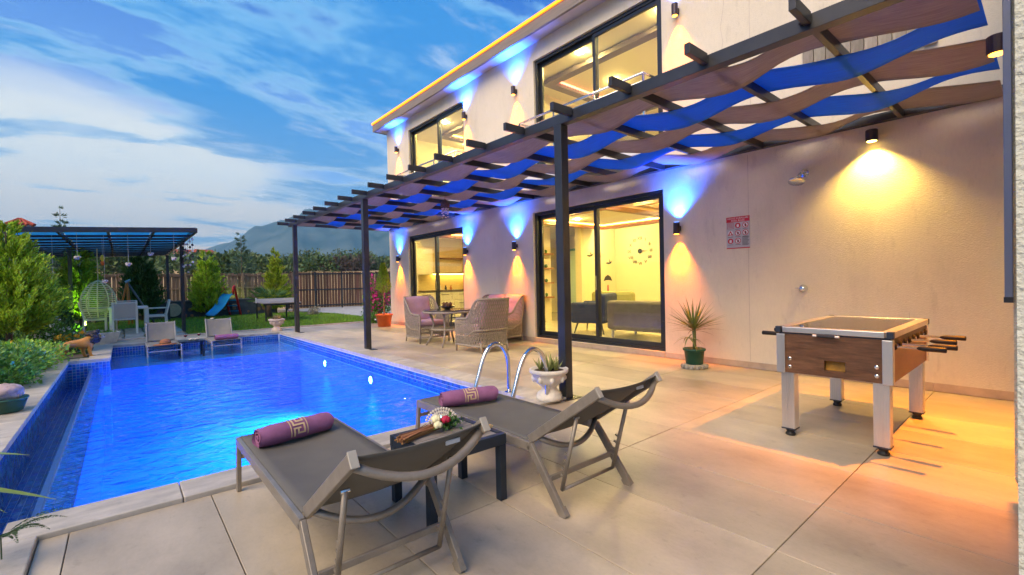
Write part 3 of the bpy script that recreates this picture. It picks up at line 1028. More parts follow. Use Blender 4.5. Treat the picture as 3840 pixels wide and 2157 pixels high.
# sofa (its back towards the glass) and blue armchair
sofa_m = mat('grey_upholstery', (0.20, 0.17, 0.15), 0.85, var=0.12, vscale=8, bump=0.2, bscale=120)
t = thing('sofa', 'long grey sofa seen from behind through the sliding door', 'sofa', (7.6, 4.7, 0.082))
MB().box(-0.42, -0.20, -1.35, 0.95, 0.16, 0.72).build('backrest', sofa_m, t, bevel=0.05)
MB().box(-0.19, 0.5, -1.35, 0.95, 0.16, 0.42).build('seat', sofa_m, t, bevel=0.05)
for y in (-1.25, 0.85):
    for x in (-0.35, 0.4):
        MB().tube([(x, y, 0), (x, y, 0.16)], 0.03, 8).build('leg', alu, t)
navy_m = mat('navy_velvet', (0.012, 0.025, 0.10), 0.7, var=0.2, vscale=6)
t = thing('armchair', 'navy velvet armchair behind the sliding door', 'armchair', (7.75, 6.5, 0.082), R(200))
MB().box(-0.34, 0.34, -0.3, 0.36, 0.22, 0.46).build('seat', navy_m, t, bevel=0.05)
MB().box(-0.42, 0.42, 0.30, 0.46, 0.22, 0.84).build('backrest', navy_m, t, bevel=0.06)
for s in (-1, 1):
    MB().box(min(s * 0.42, s * 0.3), max(s * 0.42, s * 0.3), -0.32, 0.29, 0.22, 0.66).build('armrest', navy_m, t, bevel=0.05)
    for y in (-0.25, 0.4):
        MB().tube([(s * 0.30, y * 0.8, 0.22), (s * 0.38, y, 0)], [0.022, 0.012], 8).build('leg', dark_metal, t)
t = thing('armchair', 'olive armchair back showing above the grey sofa', 'armchair', (9.3, 6.8, 0.082), R(90))
olive = mat('olive_velvet', (0.30, 0.29, 0.10), 0.8)
MB().box(-0.5, 0.5, -0.3, 0.4, 0.2, 0.45).build('seat', olive, t, bevel=0.06)
MB().box(-0.6, 0.6, 0.3, 0.5, 0.2, 0.85).build('backrest', olive, t, bevel=0.08)
# wall shelves with small ornaments on the partition
for i, z in enumerate((0.75, 1.15, 1.55, 1.95)):
    lab = ['lowest', 'second lowest', 'second highest', 'topmost'][i]
    s = tag(MB().box(-0.30, 0.30, -0.20, 0, -0.02, 0.02).build('wall_shelf', wood_m, loc=(8.92, 9.245, z)), lab + ' wooden wall shelf on the living room partition', 'shelf', 'wooden wall shelves')
    k = thing('ornament', 'small ornaments on the ' + lab + ' living room wall shelf', 'ornament', (8.9, 9.14, z + 0.0205))
    MB().lathe([(0.03, 0), (0.045, 0.04), (0.03, 0.1), (0.02, 0.12)], 12).build('vase', [white_paint, mat('terracotta', (0.5, 0.16, 0.05), 0.7), mat('teal_glaze', (0.1, 0.3, 0.28), 0.3), white_paint][i], k)
    MB().ball((0.10, 0, 0.05), 0.05, 8, 6, 0.3).build('trinket', mat('leaf_trinket', (0.06, 0.16, 0.03), 0.8), k)
t = thing('interior_door', 'teal framed interior door at the back of the living room', 'door', (10.6, 9.6, 0.082), R(0))
MB().box(-0.03, 0.03, -0.45, -0.38, 0, 2.1).build('jamb', mat('teal_paint', (0.10, 0.24, 0.22), 0.5), t)
MB().box(-0.03, 0.03, 0.38, 0.45, 0, 2.1).build('jamb', mat('teal_paint'), t)
MB().box(-0.03, 0.03, -0.38, 0.38, 2.03, 2.1).build('head', mat('teal_paint'), t)
MB().box(-0.02, 0.02, -0.378, 0.378, 0.01, 2.028).build('leaf', mat('pale_mint', (0.45, 0.58, 0.50), 0.5), t)
# kitchen along the end wall
cab_m = mat('cream_cabinet', (0.74, 0.68, 0.50), 0.35)
t = thing('kitchen_units', 'cream kitchen cabinets with dark worktop on the end wall', 'kitchen', (8.0, 12.85, 0.082))
for i in range(4):
    for j in range(3):
        c = MB().box(-1.30 + 0.66 * i, -0.66 + 0.66 * i, -0.56, -0.02, 0.05 + 0.27 * j, 0.31 + 0.27 * j).build('drawer', cab_m, t, bevel=0.004)
        MB().box(-1.12 + 0.66 * i, -0.84 + 0.66 * i, -0.585, -0.561, 0.22 + 0.27 * j, 0.235 + 0.27 * j).build('handle', dark_metal, c)
MB().box(-1.32, 1.4, -0.60, -0.01, 0.87, 0.91).build('worktop', mat('dark_worktop', (0.10, 0.07, 0.05), 0.3), t, bevel=0.004)
MB().box(-1.3, 1.4, -0.012, -0.001, 0.912, 2.3).build('splashback', mat('cream_brick_tile', (0.70, 0.55, 0.26), 0.4, var=0.1, vscale=6, stretch=(1, 1, 4)), t)
MB().box(-0.55, 1.2, -0.22, -0.013, 1.42, 1.46).build('shelf', wood_m, t)
MB().box(-0.5, 1.15, -0.12, -0.10, 1.405, 1.418).build('shelf_light', emit('shelf_glow', (1.0, 0.62, 0.12), 40), t)
MB().box(-0.2, 1.2, -0.22, -0.013, 1.9, 1.94).build('shelf', wood_m, t)
MB().box(-1.30, -0.6, -0.33, -0.013, 1.4, 2.2).build('wall_cabinet', cab_m, t, bevel=0.004)
t = thing('refrigerator', 'tall grey refrigerator tower behind the kitchen glass', 'refrigerator', (8.9, 11.2, 0.082))
MB().box(-0.3, 0.3, -0.32, 0.32, 0.02, 1.35).build('lower_door', mat('grey_steel', (0.20, 0.19, 0.18), 0.35, metal=0.5), t, bevel=0.008)
MB().box(-0.3, 0.3, -0.32, 0.32, 1.36, 2.05).build('upper_door', mat('grey_steel'), t, bevel=0.008)
MB().box(-0.335, -0.302, -0.25, -0.22, 0.6, 1.2).build('handle', chrome, t)
for i, x in enumerate((7.7, 7.9, 8.1)):
    tag(MB().lathe([(0.035, 0), (0.04, 0.06), (0.02, 0.1), (0.025, 0.14)], 12).build('jar', [white_paint, dark_metal, mat('terracotta')][i], loc=(x, 12.6, 0.9935)),
        ['white', 'dark', 'terracotta'][i] + ' jar on the kitchen worktop', 'jar', 'jars on the kitchen worktop')

# ================================================================== TERRACE PERGOLA
perg = thing('pergola', 'dark metal terrace pergola woven with blue and brown fabric strips', 'pergola', (4.8, 7.0, 0))
def pb(name, m, boxes, bevel=0.003, label=None):
    return hb(name, m, boxes, perg, bevel, (4.8, 7.0, 0), label=label)
RY = [13.09, 12.35, 11.63, 10.89, 10.15, 9.42, 8.69, 8.0, 7.3, 6.6, 5.9, 5.19, 4.46, 3.76, 3.06, 2.38, 1.70, 1.02]
pb('front_beam', dark_metal, [(3.405, 3.495, 0.28, 13.16, 2.785, 2.885)])
pb('wall_beam', dark_metal, [(6.20, 6.297, 0.28, 13.16, 2.835, 2.92)])
for y in RY:
    o = pb('rafter', dark_metal, [(3.13, 3.398, y - 0.021, y + 0.021, 2.815, 2.893), (3.502, 6.198, y - 0.021, y + 0.021, 2.815, 2.893)])
    pb('rafter_cleat', dark_metal, [(3.36, 3.399, y + 0.022, y + 0.045, 2.83, 2.88)], 0)
for y in (3.25, 8.23, 12.72):
    p = pb('post', dark_metal, [(3.40, 3.50, y - 0.05, y + 0.05, 0.008, 2.783)])
    pb('base_plate', dark_metal, [(3.35, 3.60, y - 0.09, y + 0.09, 0.001, 0.0075)])
def fabric(name, col, col2):
    return mat(name, col, 0.8, color2=col2, vscale=26, stretch=(6, 0.18, 1), bump=0.3, bscale=60, trans=0.5)
fb_blue = fabric('blue_fabric', (0.001, 0.17, 0.74), (0.006, 0.27, 0.95))
fb_brown = fabric('brown_fabric', (0.28, 0.24, 0.235), (0.48, 0.42, 0.40))
stripe = [fb_brown, fb_blue, fb_brown, fb_blue, fb_brown]
yy = [0.29] + sorted(RY)
for j in range(5):
    x0 = 3.515 + 0.534 * j
    wv = 0.53
    nS = 9
    prof = []
    for i in range(len(yy) - 1):
        s0 = 1 if (i + j) % 2 else -1
        r_s, r_p, r_t = RND.uniform(-0.006, 0.014), RND.uniform(0.06, 0.15), RND.uniform(0.4, 1.6)
        for k in range(nS):
            u = k / nS
            y = yy[i] + (yy[i + 1] - yy[i]) * u
            z = 2.8545 + s0 * 0.046 * math.cos(math.pi * u) - r_s * math.sin(math.pi * u) ** 2
            pin = 1 - r_p * math.sin(math.pi * u) ** 2
            tw = 0.03 * r_t * math.sin(math.pi * u) * (1 if (i + j) % 2 else -1)
            prof.append((y, z, pin, tw))
    b = MB()
    nx = 6
    top = []
    for s in (0, 1):
        for (y, z, pin, tw) in prof:
            for i in range(nx + 1):
                u = i / nx - 0.5
                x = x0 + 0.5 * wv + u * wv * pin
                b.v.append((x - 4.8, y - 7.0, z + tw * u * 2 + (0.002 if s else -0.002)))
    W = nx + 1
    m0 = len(prof) * W
    for s in (0, 1):
        for r in range(len(prof) - 1):
            for i in range(nx):
                a = s * m0 + r * W + i
                q = (a, a + 1, a + W + 1, a + W)
                b.f.append(q if s else q[::-1])
    for r in range(len(prof) - 1):
        for i in (0, nx):
            a = r * W + i
            b.f.append((a, a + W, a + W + m0, a + m0))
    o = b.build('fabric_strip', stripe[j], perg, smooth=True, label=('blue' if j % 2 else 'brown') + ' woven fabric strip')

# shell wind chime hanging from a rafter
t = thing('wind_chime', 'shell wind chime hanging under the terrace pergola', 'wind chime', (4.6, 7.29, 2.80))
shell_m = mat('shell', (0.62, 0.42, 0.36), 0.4, color2=(0.78, 0.66, 0.58), vscale=30, objrand=0.2)
coco = mat('coconut_husk', (0.11, 0.06, 0.045), 0.9, var=0.3, vscale=30, bump=0.4, bscale=90)
MB().tube([(0, 0, 0), (0, 0, -0.06)], 0.003, 5).build('cord', coco, t)
MB().lathe([(0.005, -0.04), (0.05, -0.07), (0.085, -0.12), (0.088, -0.17), (0.07, -0.185)], 14).build('husk', coco, t, smooth=True)
for k in range(7):
    a = k * 0.9
    x, y = 0.055 * math.cos(a), 0.055 * math.sin(a)
    L2 = 0.30 + 0.10 * ((k * 3) % 5) / 5
    s = MB().tube([(x, y, -0.18), (x, y, -L2)], 0.002, 4).build('string', coco, t)
    for q in range(3):
        MB().ball((x, y, -0.22 - (L2 - 0.2) * q / 2.2), 0.020, 8, 5, 0.3, (1, 1, 0.6)).build('shell', shell_m, s)

# ================================================================== SUN LOUNGERS
lframe = mat('taupe_aluminium', (0.27, 0.24, 0.20), 0.42, metal=0.35, var=0.14, vscale=9, stain=0.18, sscale=6)
sling = mat('grey_sling', (0.125, 0.12, 0.105), 0.75, var=0.12, vscale=5, bump=0.25, bscale=420, bdist=0.002, trans=0.08)
sling_l = mat('pale_sling', (0.27, 0.27, 0.26), 0.75, var=0.08, vscale=5, bump=0.25, bscale=420, bdist=0.002, trans=0.15)
lframe_l = mat('pale_aluminium', (0.36, 0.35, 0.34), 0.42, metal=0.3)
clearcap = mat('clear_plastic_cap', (0.36, 0.34, 0.29), 0.25, spec=0.6)
def make_lounger(label, loc, rz, ang=35, seat=1.24, back=0.60, fm=lframe, sm=sling, group='sun loungers'):
    """x across 0.58, hinge at y=0, foot end at +y, backrest rising towards -y"""
    t = thing('sun_lounger', label, 'sun lounger', loc, rz, group)
    W, H = 0.29, 0.325
    ca, sa = math.cos(R(ang)), math.sin(R(ang))
    def bk(d, up=0.0):      # point on the backrest, d along, up = off its plane
        return Vector((0, -d * ca + up * sa, H + d * sa + up * ca))
    for s in (-1, 1):
        x = s * (W - 0.012)
        # bent side rail: foot end, along the seat, down into the rear leg
        b = MB()
        b.bar((x, seat, H - 0.022), (x, -0.03, H - 0.022), 0.024, 0.05)
        b.build('side_rail', fm, t, bevel=0.004)
        b = MB(); b.bar((x, -0.025, H - 0.012), (x, -0.275, 0.002), 0.024, 0.046, (0, 1, 0.4)); b.build('leg', fm, t, bevel=0.004)
        b = MB(); b.bar((x - s * 0.004, -0.245, 0.038), (x - s * 0.004, -0.277, -0.0005), 0.028, 0.050, (0, 1, 0.4)); b.build('foot_cap', fm, t)
        b = MB(); b.bar((x, seat - 0.015, H - 0.048), (x, seat + 0.02, 0.002), 0.024, 0.036, (0, 1, 0)); b.build('leg', fm, t, bevel=0.004)
        # back side rails
        xb = s * (W - 0.038)
        b = MB()
        p0, p1 = bk(0.0, 0.004), bk(back, 0.004)
        b.bar((xb, p0.y, p0.z), (xb, p1.y, p1.z), 0.024, 0.05, (0, 1, 1))
        o = b.build('back_rail', fm, t, bevel=0.004)
        p2 = bk(back + 0.008, 0.004)
        b = MB(); b.bar((xb, p1.y, p1.z), (xb, p2.y, p2.z), 0.03, 0.056, (0, 1, 1)); b.build('end_cap', clearcap, o, bevel=0.003)
        # prop leg with ratchet teeth
        q = bk(back * 0.60, -0.03)
        bot = Vector((0, -0.20, 0.10))
        xp = s * (W - 0.075)
        b = MB(); b.tube([(xp, q.y, q.z), (xp, bot.y, bot.z)], 0.011, 10); pr = b.build('prop', fm, t, smooth=True)
        for k in range(4):
            u = 0.52 + 0.1 * k
            c = q.lerp(bot, u)
            b = MB(); b.bar((xp, c.y + 0.008, c.z), (xp, c.y + 0.028, c.z + 0.008), 0.010, 0.010); b.build('ratchet_tooth', fm, pr)
        b = MB(); b.tube([(xp - 0.016, q.y, q.z), (xp + 0.016, q.y, q.z)], 0.008, 8); b.build('bolt', chrome, pr)
    b = MB(); b.bar((-W + 0.024, -0.165, 0.165), (W - 0.024, -0.165, 0.165), 0.016, 0.028); b.build('rear_stretcher', fm, t, bevel=0.003)
    b = MB(); b.tube([(-W + 0.075, -0.20, 0.10), (W - 0.075, -0.20, 0.10)], 0.010, 10); b.build('prop_bar', fm, t, smooth=True)
    b = MB(); b.bar((-W + 0.024, seat - 0.02, H - 0.11), (W - 0.024, seat - 0.02, H - 0.11), 0.014, 0.024); b.build('front_stretcher', fm, t)
    # bowed cross bars behind the sling
    for d, sag, nm in ((back - 0.03, 0.085, 'back_bow'), (back * 0.10, 0.095, 'back_bow')):
        pts = []
        for k in range(13):
            u = -1 + 2 * k / 12
            p = bk(d, -0.012 - sag * (1 - u * u))
            pts.append((u * (W - 0.05), p.y, p.z))
        MB().tube(pts, 0.016, 8).build(nm, fm, t, smooth=True)
    for y in (0.25, 0.75):
        pts = [((-1 + 2 * k / 8) * (W - 0.024), y, H - 0.035 - 0.055 * (1 - (-1 + 2 * k / 8) ** 2)) for k in range(9)]
        MB().tube(pts, 0.012, 8).build('seat_bow', fm, t, smooth=True)
    # sling fabric of the seat and of the backrest
    def seat_fn(u, v):
        x = (u - 0.5) * 2 * (W - 0.022)
        sagz = -0.022 * (1 - (2 * u - 1) ** 2) * (math.sin(math.pi * min(1, max(0, v))) ** 0.5 if 0 < v < 1 else 0)
        return (x, 0.012 + (seat - 0.02) * v, H + 0.006 + sagz)
    b = MB(); b.grid(seat_fn, 10, 16); o = b.build('seat_sling', sm, t, smooth=True)
    so = o.modifiers.new('solid', 'SOLIDIFY'); so.thickness = 0.003; so.offset = -1
    def back_fn(u, v):
        x = (u - 0.5) * 2 * (W - 0.036)
        sg = -0.045 * (1 - (2 * u - 1) ** 2) * (0.35 + 0.65 * math.sin(math.pi * v))
        p = bk(0.02 + (back - 0.02) * v, 0.012 + sg)
        return (x, p.y, p.z)
    b = MB(); b.grid(back_fn, 12, 12); o = b.build('back_sling', sm, t, smooth=True)
    so = o.modifiers.new('solid', 'SOLIDIFY'); so.thickness = 0.003; so.offset = -1
    p = bk(back - 0.05, -0.012)
    MB().box(0.10, 0.16, p.y - 0.003, p.y + 0.003, p.z - 0.008, p.z + 0.008).build('care_label', white_paint, t)
    return t
make_lounger('dark grey sun lounger nearest the camera at the left', (0.78, 1.885, 0), 0)
make_lounger('dark grey sun lounger beside the pool ladder', (1.97, 1.895, 0), R(0))
make_lounger('pale grey sun lounger in the pool with a straw hat on it', (0.64, 12.72, -0.268), R(180), 64, 0.98, 0.46, lframe_l, sling_l)
make_lounger('pale grey sun lounger in the pool with a rolled towel on it', (1.74, 12.78, -0.268), R(180), 64, 0.98, 0.46, lframe_l, sling_l)

# ---- rolled towels
tw_m = mat('plum_terry', (0.21, 0.075, 0.17), 0.95, color2=(0.31, 0.125, 0.26), vscale=9, bump=0.6, bscale=260, bdist=0.004)
gold_m = mat('gold_band', (0.58, 0.44, 0.25), 0.7)
def towel(label, loc, rz, ln=0.42, r=0.058, key=True):
    t = thing('rolled_towel', label, 'towel', loc, rz, 'rolled plum towels')
    b = MB()
    n, m = 28, 16
    for j in range(m + 1):
        u = -1 + 2 * j / m
        rr = r * (1 - 0.10 * abs(u) ** 6) * (1 + 0.03 * math.sin(u * 9))
        for k in range(n):
            a = 2 * math.pi * k / n
            flat = 0.92 if math.sin(a) < 0 else 1.0
            ed = 1 + 0.05 * (1 if 0.4 < a < 0.9 else 0)
            b.v.append((u * ln / 2 + 0.006 * math.sin(3 * a), rr * ed * math.cos(a) * 1.08, r * 0.93 + rr * ed * flat * math.sin(a)))
    for j in range(m):
        for k in range(n):
            b.f.append((j * n + k, j * n + (k + 1) % n, (j + 1) * n + (k + 1) % n, (j + 1) * n + k))
    roll = b.build('roll', tw_m, t, smooth=True)
    for s in (-1, 1):
        pts = []
        for k in range(40):
            a = k * 0.42
            rr = r * (0.98 - 0.9 * k / 40)
            pts.append((s * (ln / 2 - 0.004 - 0.012 * (1 - k / 40)), rr * math.cos(a) * 1.05, r * 0.93 + rr * math.sin(a) * 0.95))
        MB().tube(pts, 0.0058, 6).build('rolled_end', tw_m, t, smooth=True)
    if key:
        # meander band wrapped round the upper half
        def wp(u, a, off=0.0022):
            rr = r + off
            return (u, rr * math.cos(a) * 1.08, r * 0.93 + rr * math.sin(a))
        def strip(u0, u1, a0, a1):
            bb = MB()
            na = max(1, int(abs(a1 - a0) / 0.16))
            for q in range(na):
                x0, x1 = a0 + (a1 - a0) * q / na, a0 + (a1 - a0) * (q + 1) / na
                bb.add([wp(u0, x0, 0.004), wp(u1, x0, 0.004), wp(u1, x1, 0.004), wp(u0, x1, 0.004)], [(0, 1, 2, 3)])
            return bb
        allb = MB()
        c0 = -0.045
        def S(u0, u1, a0, a1):
            q = strip(c0 + u0, c0 + u1, a0, a1)
            allb.add(q.v, q.f)
        S(-0.006, 0.0, -0.3, 3.5); S(0.088, 0.094, -0.3, 3.5)
        for k in range(3):
            a = 0.05 + 1.15 * k
            S(0.010, 0.078, a, a + 0.16); S(0.068, 0.078, a, a + 0.95); S(0.032, 0.078, a + 0.80, a + 0.95)
            S(0.032, 0.042, a + 0.42, a + 0.95); S(0.010, 0.054, a + 0.34, a + 0.48); S(0.010, 0.020, a + 0.42, a + 1.15)
        allb.build('meander_band', gold_m, roll)
    return t
towel('plum towel with gold meander band on the nearest lounger', (0.75, 2.87, 0.322), R(10))
towel('plum towel with gold meander band on the lounger by the ladder', (1.92, 2.78, 0.322), R(-14))
towel('purple rolled towel on the lounger standing in the pool', (1.76, 11.98, 0.055), R(4), 0.44, 0.062, False)

# ---- straw hat on the pool lounger
t = thing('straw_hat', 'reddish straw sun hat lying on the lounger in the pool', 'hat', (0.66, 11.92, 0.056))
hat_m = mat('russet_straw', (0.33, 0.13, 0.06), 0.85, var=0.3, vscale=30, bump=0.4, bscale=120)
MB().lathe([(0.20, 0.010), (0.205, 0.014), (0.13, 0.022), (0.098, 0.03), (0.092, 0.07), (0.075, 0.105), (0.03, 0.12), (0.001, 0.12)], 28, wob=lambda a, z: 1 + 0.05 * math.sin(2 * a) * (z < 0.025)).build('hat_shell', hat_m, t, smooth=True)
MB().lathe([(0.1, 0.03), (0.101, 0.034), (0.0985, 0.05), (0.096, 0.05)], 28).build('ribbon', mat('brown_ribbon', (0.10, 0.05, 0.03), 0.7), t)

# ---- coffee table between the loungers
slat_m = mat('grey_slat_wood', (0.16, 0.14, 0.125), 0.6, color2=(0.30, 0.27, 0.24), vscale=6, stretch=(0.4, 5, 1), bump=0.2, bscale=60)
navy_fr = mat('navy_metal', (0.018, 0.028, 0.045), 0.4, metal=0.2, var=0.15, vscale=6)
t = thing('side_table', 'low navy metal table with slatted top between the loungers', 'side table', (1.365, 2.19, 0))
TW, TD, TH = 0.245, 0.215, 0.37
for sx in (-1, 1):
    for sy in (-1, 1):
        x, y = sx * (TW - 0.024), sy * (TD - 0.024)
        MB().box(x - 0.022, x + 0.022, y - 0.022, y + 0.022, 0.001, TH - 0.061).build('leg', navy_fr, t, bevel=0.003)
MB().box(-TW, TW, -TD, -TD + 0.035, TH - 0.06, TH).build('apron', navy_fr, t, bevel=0.003)
MB().box(-TW, TW, TD - 0.035, TD, TH - 0.06, TH).build('apron', navy_fr, t, bevel=0.003)
MB().box(-TW, -TW + 0.035, -TD + 0.036, TD - 0.036, TH - 0.06, TH).build('apron', navy_fr, t, bevel=0.003)
MB().box(TW - 0.035, TW, -TD + 0.036, TD - 0.036, TH - 0.06, TH).build('apron', navy_fr, t, bevel=0.003)
for k in range(6):
    y0 = -TD + 0.04 + k * 0.0595
    MB().box(-TW + 0.037, TW - 0.037, y0, y0 + 0.053, TH - 0.022, TH - 0.003).build('slat', slat_m, t, bevel=0.003)
# dried stems, rose bouquet, lace fan on it
t = thing('dried_bouquet', 'bundle of russet dried stems on the low table', 'dried flowers', (1.22, 2.26, TH - 0.002), R(15))
st_m = mat('dry_stem', (0.33, 0.15, 0.06), 0.9, island=0.4)
b = MB()
for k in range(46):
    y = RND.uniform(-0.035, 0.035); z = RND.uniform(0.006, 0.035); x0 = RND.uniform(-0.14, -0.10)
    b.tube([(x0, y, z), (0.0, y * 0.5, z), (RND.uniform(0.10, 0.16), y * 1.3, z + RND.uniform(0, 0.01))], [0.0045, 0.003, 0.0018], 4)
b.build('stems', st_m, t)
t = thing('dried_wheat', 'pale wheat ears on the right corner of the low table', 'dried flowers', (1.53, 2.10, TH - 0.002), R(30))
b = MB()
for k in range(24):
    y = RND.uniform(-0.03, 0.03); z = RND.uniform(0.004, 0.022)
    b.tube([(-0.09, y * 0.4, z), (0.0, y, z), (0.075, y * 1.4, z)], [0.002, 0.0035, 0.0012], 4)
b.build('ears', mat('wheat', (0.62, 0.44, 0.16), 0.9, island=0.3), t)
t = thing('rose_bouquet', 'small bouquet of a crimson and cream roses on the low table', 'bouquet', (1.38, 2.28, TH - 0.002))
def rose(c, r, m, nm, par):
    b = MB()
    for k in range(14):
        a = k * 2.4; rr = r * (0.2 + 0.8 * k / 14); hgt = r * (1.1 - 0.7 * k / 14)
        px, py = c[0] + rr * 0.6 * math.cos(a), c[1] + rr * 0.6 * math.sin(a)
        b.ball((px, py, c[2] + hgt * 0.5), r * 0.46, 7, 5, 0.1, (1.0, 1.0, 1.2))
    return b.build(nm, m, par, smooth=True)
rose((0.01, -0.03, 0.055), 0.03, mat('crimson_petal', (0.42, 0.008, 0.05), 0.6), 'crimson_rose', t)
rose((-0.035, 0.0, 0.06), 0.032, mat('cream_petal', (0.74, 0.72, 0.45), 0.6), 'cream_rose', t)
rose((-0.05, -0.045, 0.04), 0.028, mat('cream_petal'), 'cream_rose', t)
b = MB(); rsl = np.random.RandomState(5)
Pl = rsl.randn(160, 3) * [0.035, 0.03, 0.014] + [0.035, 0.0, 0.03]; Pl[:, 2] = np.clip(Pl[:, 2], 0.005, 1)
V, F = leaves(Pl, rsl.randn(160, 3) + [0, 0, 0.4], 0.035, 0.016, rsl)
np_mesh('foliage', V, F, mat('bouquet_leaf', (0.06, 0.16, 0.03), 0.6, island=0.4, trans=0.2), t)
t = thing('lace_fan', 'white lace fan propped behind the bouquet', 'fan', (1.43, 2.36, TH - 0.002), R(-25))
lace = mat('lace', (0.76, 0.70, 0.60), 0.8)
for k in range(15):
    a = R(22 + k * 9.8)
    s = MB().bar((0.02 * math.cos(a), 0, 0.004 + 0.02 * math.sin(a)), (0.10 * math.cos(a), 0, 0.004 + 0.10 * math.sin(a)), 0.003, 0.007, (0, 1, 0)).build('fan_rib', lace, t)
    for q in (0.055, 0.075, 0.095):
        MB().ball((q * math.cos(a), 0, 0.004 + q * math.sin(a)), 0.0075, 6, 4, 0.2, (1, 0.4, 1)).build('lace_dot', lace, s)

# ================================================================== TABLE FOOTBALL
fwood = mat('walnut_laminate', (0.075, 0.034, 0.016), 0.4, color2=(0.17, 0.085, 0.042), vscale=5, stretch=(9, 1.2, 9), stain=0.35, sscale=5, sstretch=(1, 1, 3))
t = thing('table_football', 'coin-operated wooden table football on ribbed aluminium legs', 'game table', (4.435, 1.025, 0))
X, Y = 0.635, 0.335
Z0, Z1 = 0.485, 0.775
navy_p = mat('navy_plastic', (0.02, 0.03, 0.055), 0.4)
b = MB()
# front board with the ball return cut into it: pieces round the opening
ox0, ox1, oz0, oz1 = -0.085, 0.04, 0.53, 0.60
for y0, y1, z0, z1 in ((-Y, ox0, Z0, Z1), (ox1, Y, Z0, Z1), (ox0, ox1, Z0, oz0), (ox0, ox1, oz1, Z1)):
    b.box(-X, -X + 0.03, y0, y1, z0, z1)
fp = b.build('front_board', fwood, t)
MB().box(-X + 0.06, -X + 0.075, ox0 - 0.02, ox1 + 0.02, oz0 - 0.02, oz1 + 0.02).build('ball_tray', mat('tray_yellow', (0.45, 0.24, 0.04), 0.6, var=0.3, vscale=18), fp)
MB().box(X - 0.03, X, -Y, Y, Z0, Z1).build('back_board', fwood, t)
MB().box(-X + 0.031, X - 0.031, -Y, -Y + 0.03, Z0, Z1).build('side_board', fwood, t)
MB().box(-X + 0.031, X - 0.031, Y - 0.03, Y, Z0, Z1).build('side_board', fwood, t)
MB().box(-X + 0.10, X - 0.031, -Y + 0.031, Y - 0.031, Z0 + 0.06, Z0 + 0.10).build('playfield', mat('playfield', (0.10, 0.16, 0.09), 0.5), t)
for sx in (-1, 1):
    for sy in (-1, 1):
        cx, cy = sx * X, sy * Y
        ya, yb = sorted((cy + sy * 0.012, cy - sy * 0.045))
        xa, xb = sorted((cx + sx * 0.001, cx + sx * 0.013))
        MB().box(xa, xb, ya, yb, Z0 - 0.004, Z1 - 0.002).build('corner_trim', alu, t, bevel=0.003)
        xa, xb = sorted((cx, cx - sx * 0.04))
        ya, yb = sorted((cy + sy * 0.001, cy + sy * 0.0115))
        MB().box(xa, xb, ya, yb, Z0 - 0.004, Z1 - 0.002).build('corner_trim', alu, t, bevel=0.003)
        # ribbed leg
        lx, ly = sx * (X - 0.055), sy * (Y - 0.055)
        b = MB()
        pts = []
        hw = 0.044
        for side in range(4):
            for k in range(6):
                u = -hw + 2 * hw * k / 6
                for off, dd in ((0, 0), (0.010, 0), (0.0105, -0.003), (0.0135, -0.003)):
                    e = hw + dd
                    p = [(u + off, -e), (e, u + off), (-u - off, e), (-e, -u - off)][side]
                    pts.append((lx + p[0], ly + p[1]))
        b.prism(pts, 0.062, Z0 - 0.001)
        lg = b.build('leg', alu, t)
        MB().box(lx - 0.047, lx + 0.047, ly - 0.047, ly + 0.047, 0.052, 0.061).build('leg_cap', navy_p, lg)
        MB().lathe([(0.030, 0.0), (0.034, 0.004), (0.034, 0.014), (0.024, 0.03), (0.03, 0.034), (0.03, 0.051)], 16, c=(lx, ly, 0.0005)).build('foot', mat('black_rubber', (0.012, 0.012, 0.014), 0.6), lg)
        if sx < 0:
            for z in (0.55, 0.61):
                MB().lathe([(0.013, 0), (0.013, 0.003), (0.008, 0.006), (0.001, 0.006)], 12, c=(0, 0, 0), M=Matrix.Translation((-X - 0.0005, sy * (Y - 0.075), z - 0.02)) @ Matrix.Rotation(R(-90), 4, 'Y')).build('bolt', chrome, t)
# aluminium top rim, glass, corner pieces
MB().box(-X - 0.015, -X + 0.05, -Y + 0.03, Y - 0.03, Z1 + 0.012, Z1 + 0.052).build('rim', alu, t, bevel=0.004)
MB().box(X - 0.05, X + 0.015, -Y + 0.03, Y - 0.03, Z1 + 0.012, Z1 + 0.052).build('rim', alu, t, bevel=0.004)
MB().box(-X + 0.02, X - 0.02, -Y - 0.015, -Y + 0.05, Z1 + 0.011, Z1 + 0.053).build('rim', alu, t, bevel=0.004)
MB().box(-X + 0.02, X - 0.02, Y - 0.05, Y + 0.015, Z1 + 0.011, Z1 + 0.053).build('rim', alu, t, bevel=0.004)
for sx in (-1, 1):
    for sy in (-1, 1):
        x0, y0 = sx * (X + 0.018), sy * (Y + 0.018)
        MB().box(min(x0, x0 - sx * 0.038), max(x0, x0 - sx * 0.038), min(y0, y0 - sy * 0.038), max(y0, y0 - sy * 0.038), Z1 + 0.009, Z1 + 0.055).build('corner_piece', navy_p, t, bevel=0.004)
MB().box(-X + 0.052, X - 0.052, -Y + 0.052, Y - 0.052, Z1 + 0.046, Z1 + 0.0505).build('glass_top', clear('table_glass', (0.62, 0.60, 0.55), 1.5, 0.03, gain=0.9), t)
MB().box(-X + 0.002, X - 0.002, -Y + 0.002, Y - 0.002, Z1 - 0.001, Z1 + 0.0105).build('seal', navy_p, t)
MB().box(-X + 0.06, X - 0.06, -Y + 0.06, Y - 0.06, Z1 + 0.030, Z1 + 0.040).build('inner_board', mat('inner_board', (0.17, 0.10, 0.06), 0.6, var=0.4, vscale=9, stretch=(1, 6, 1)), t)
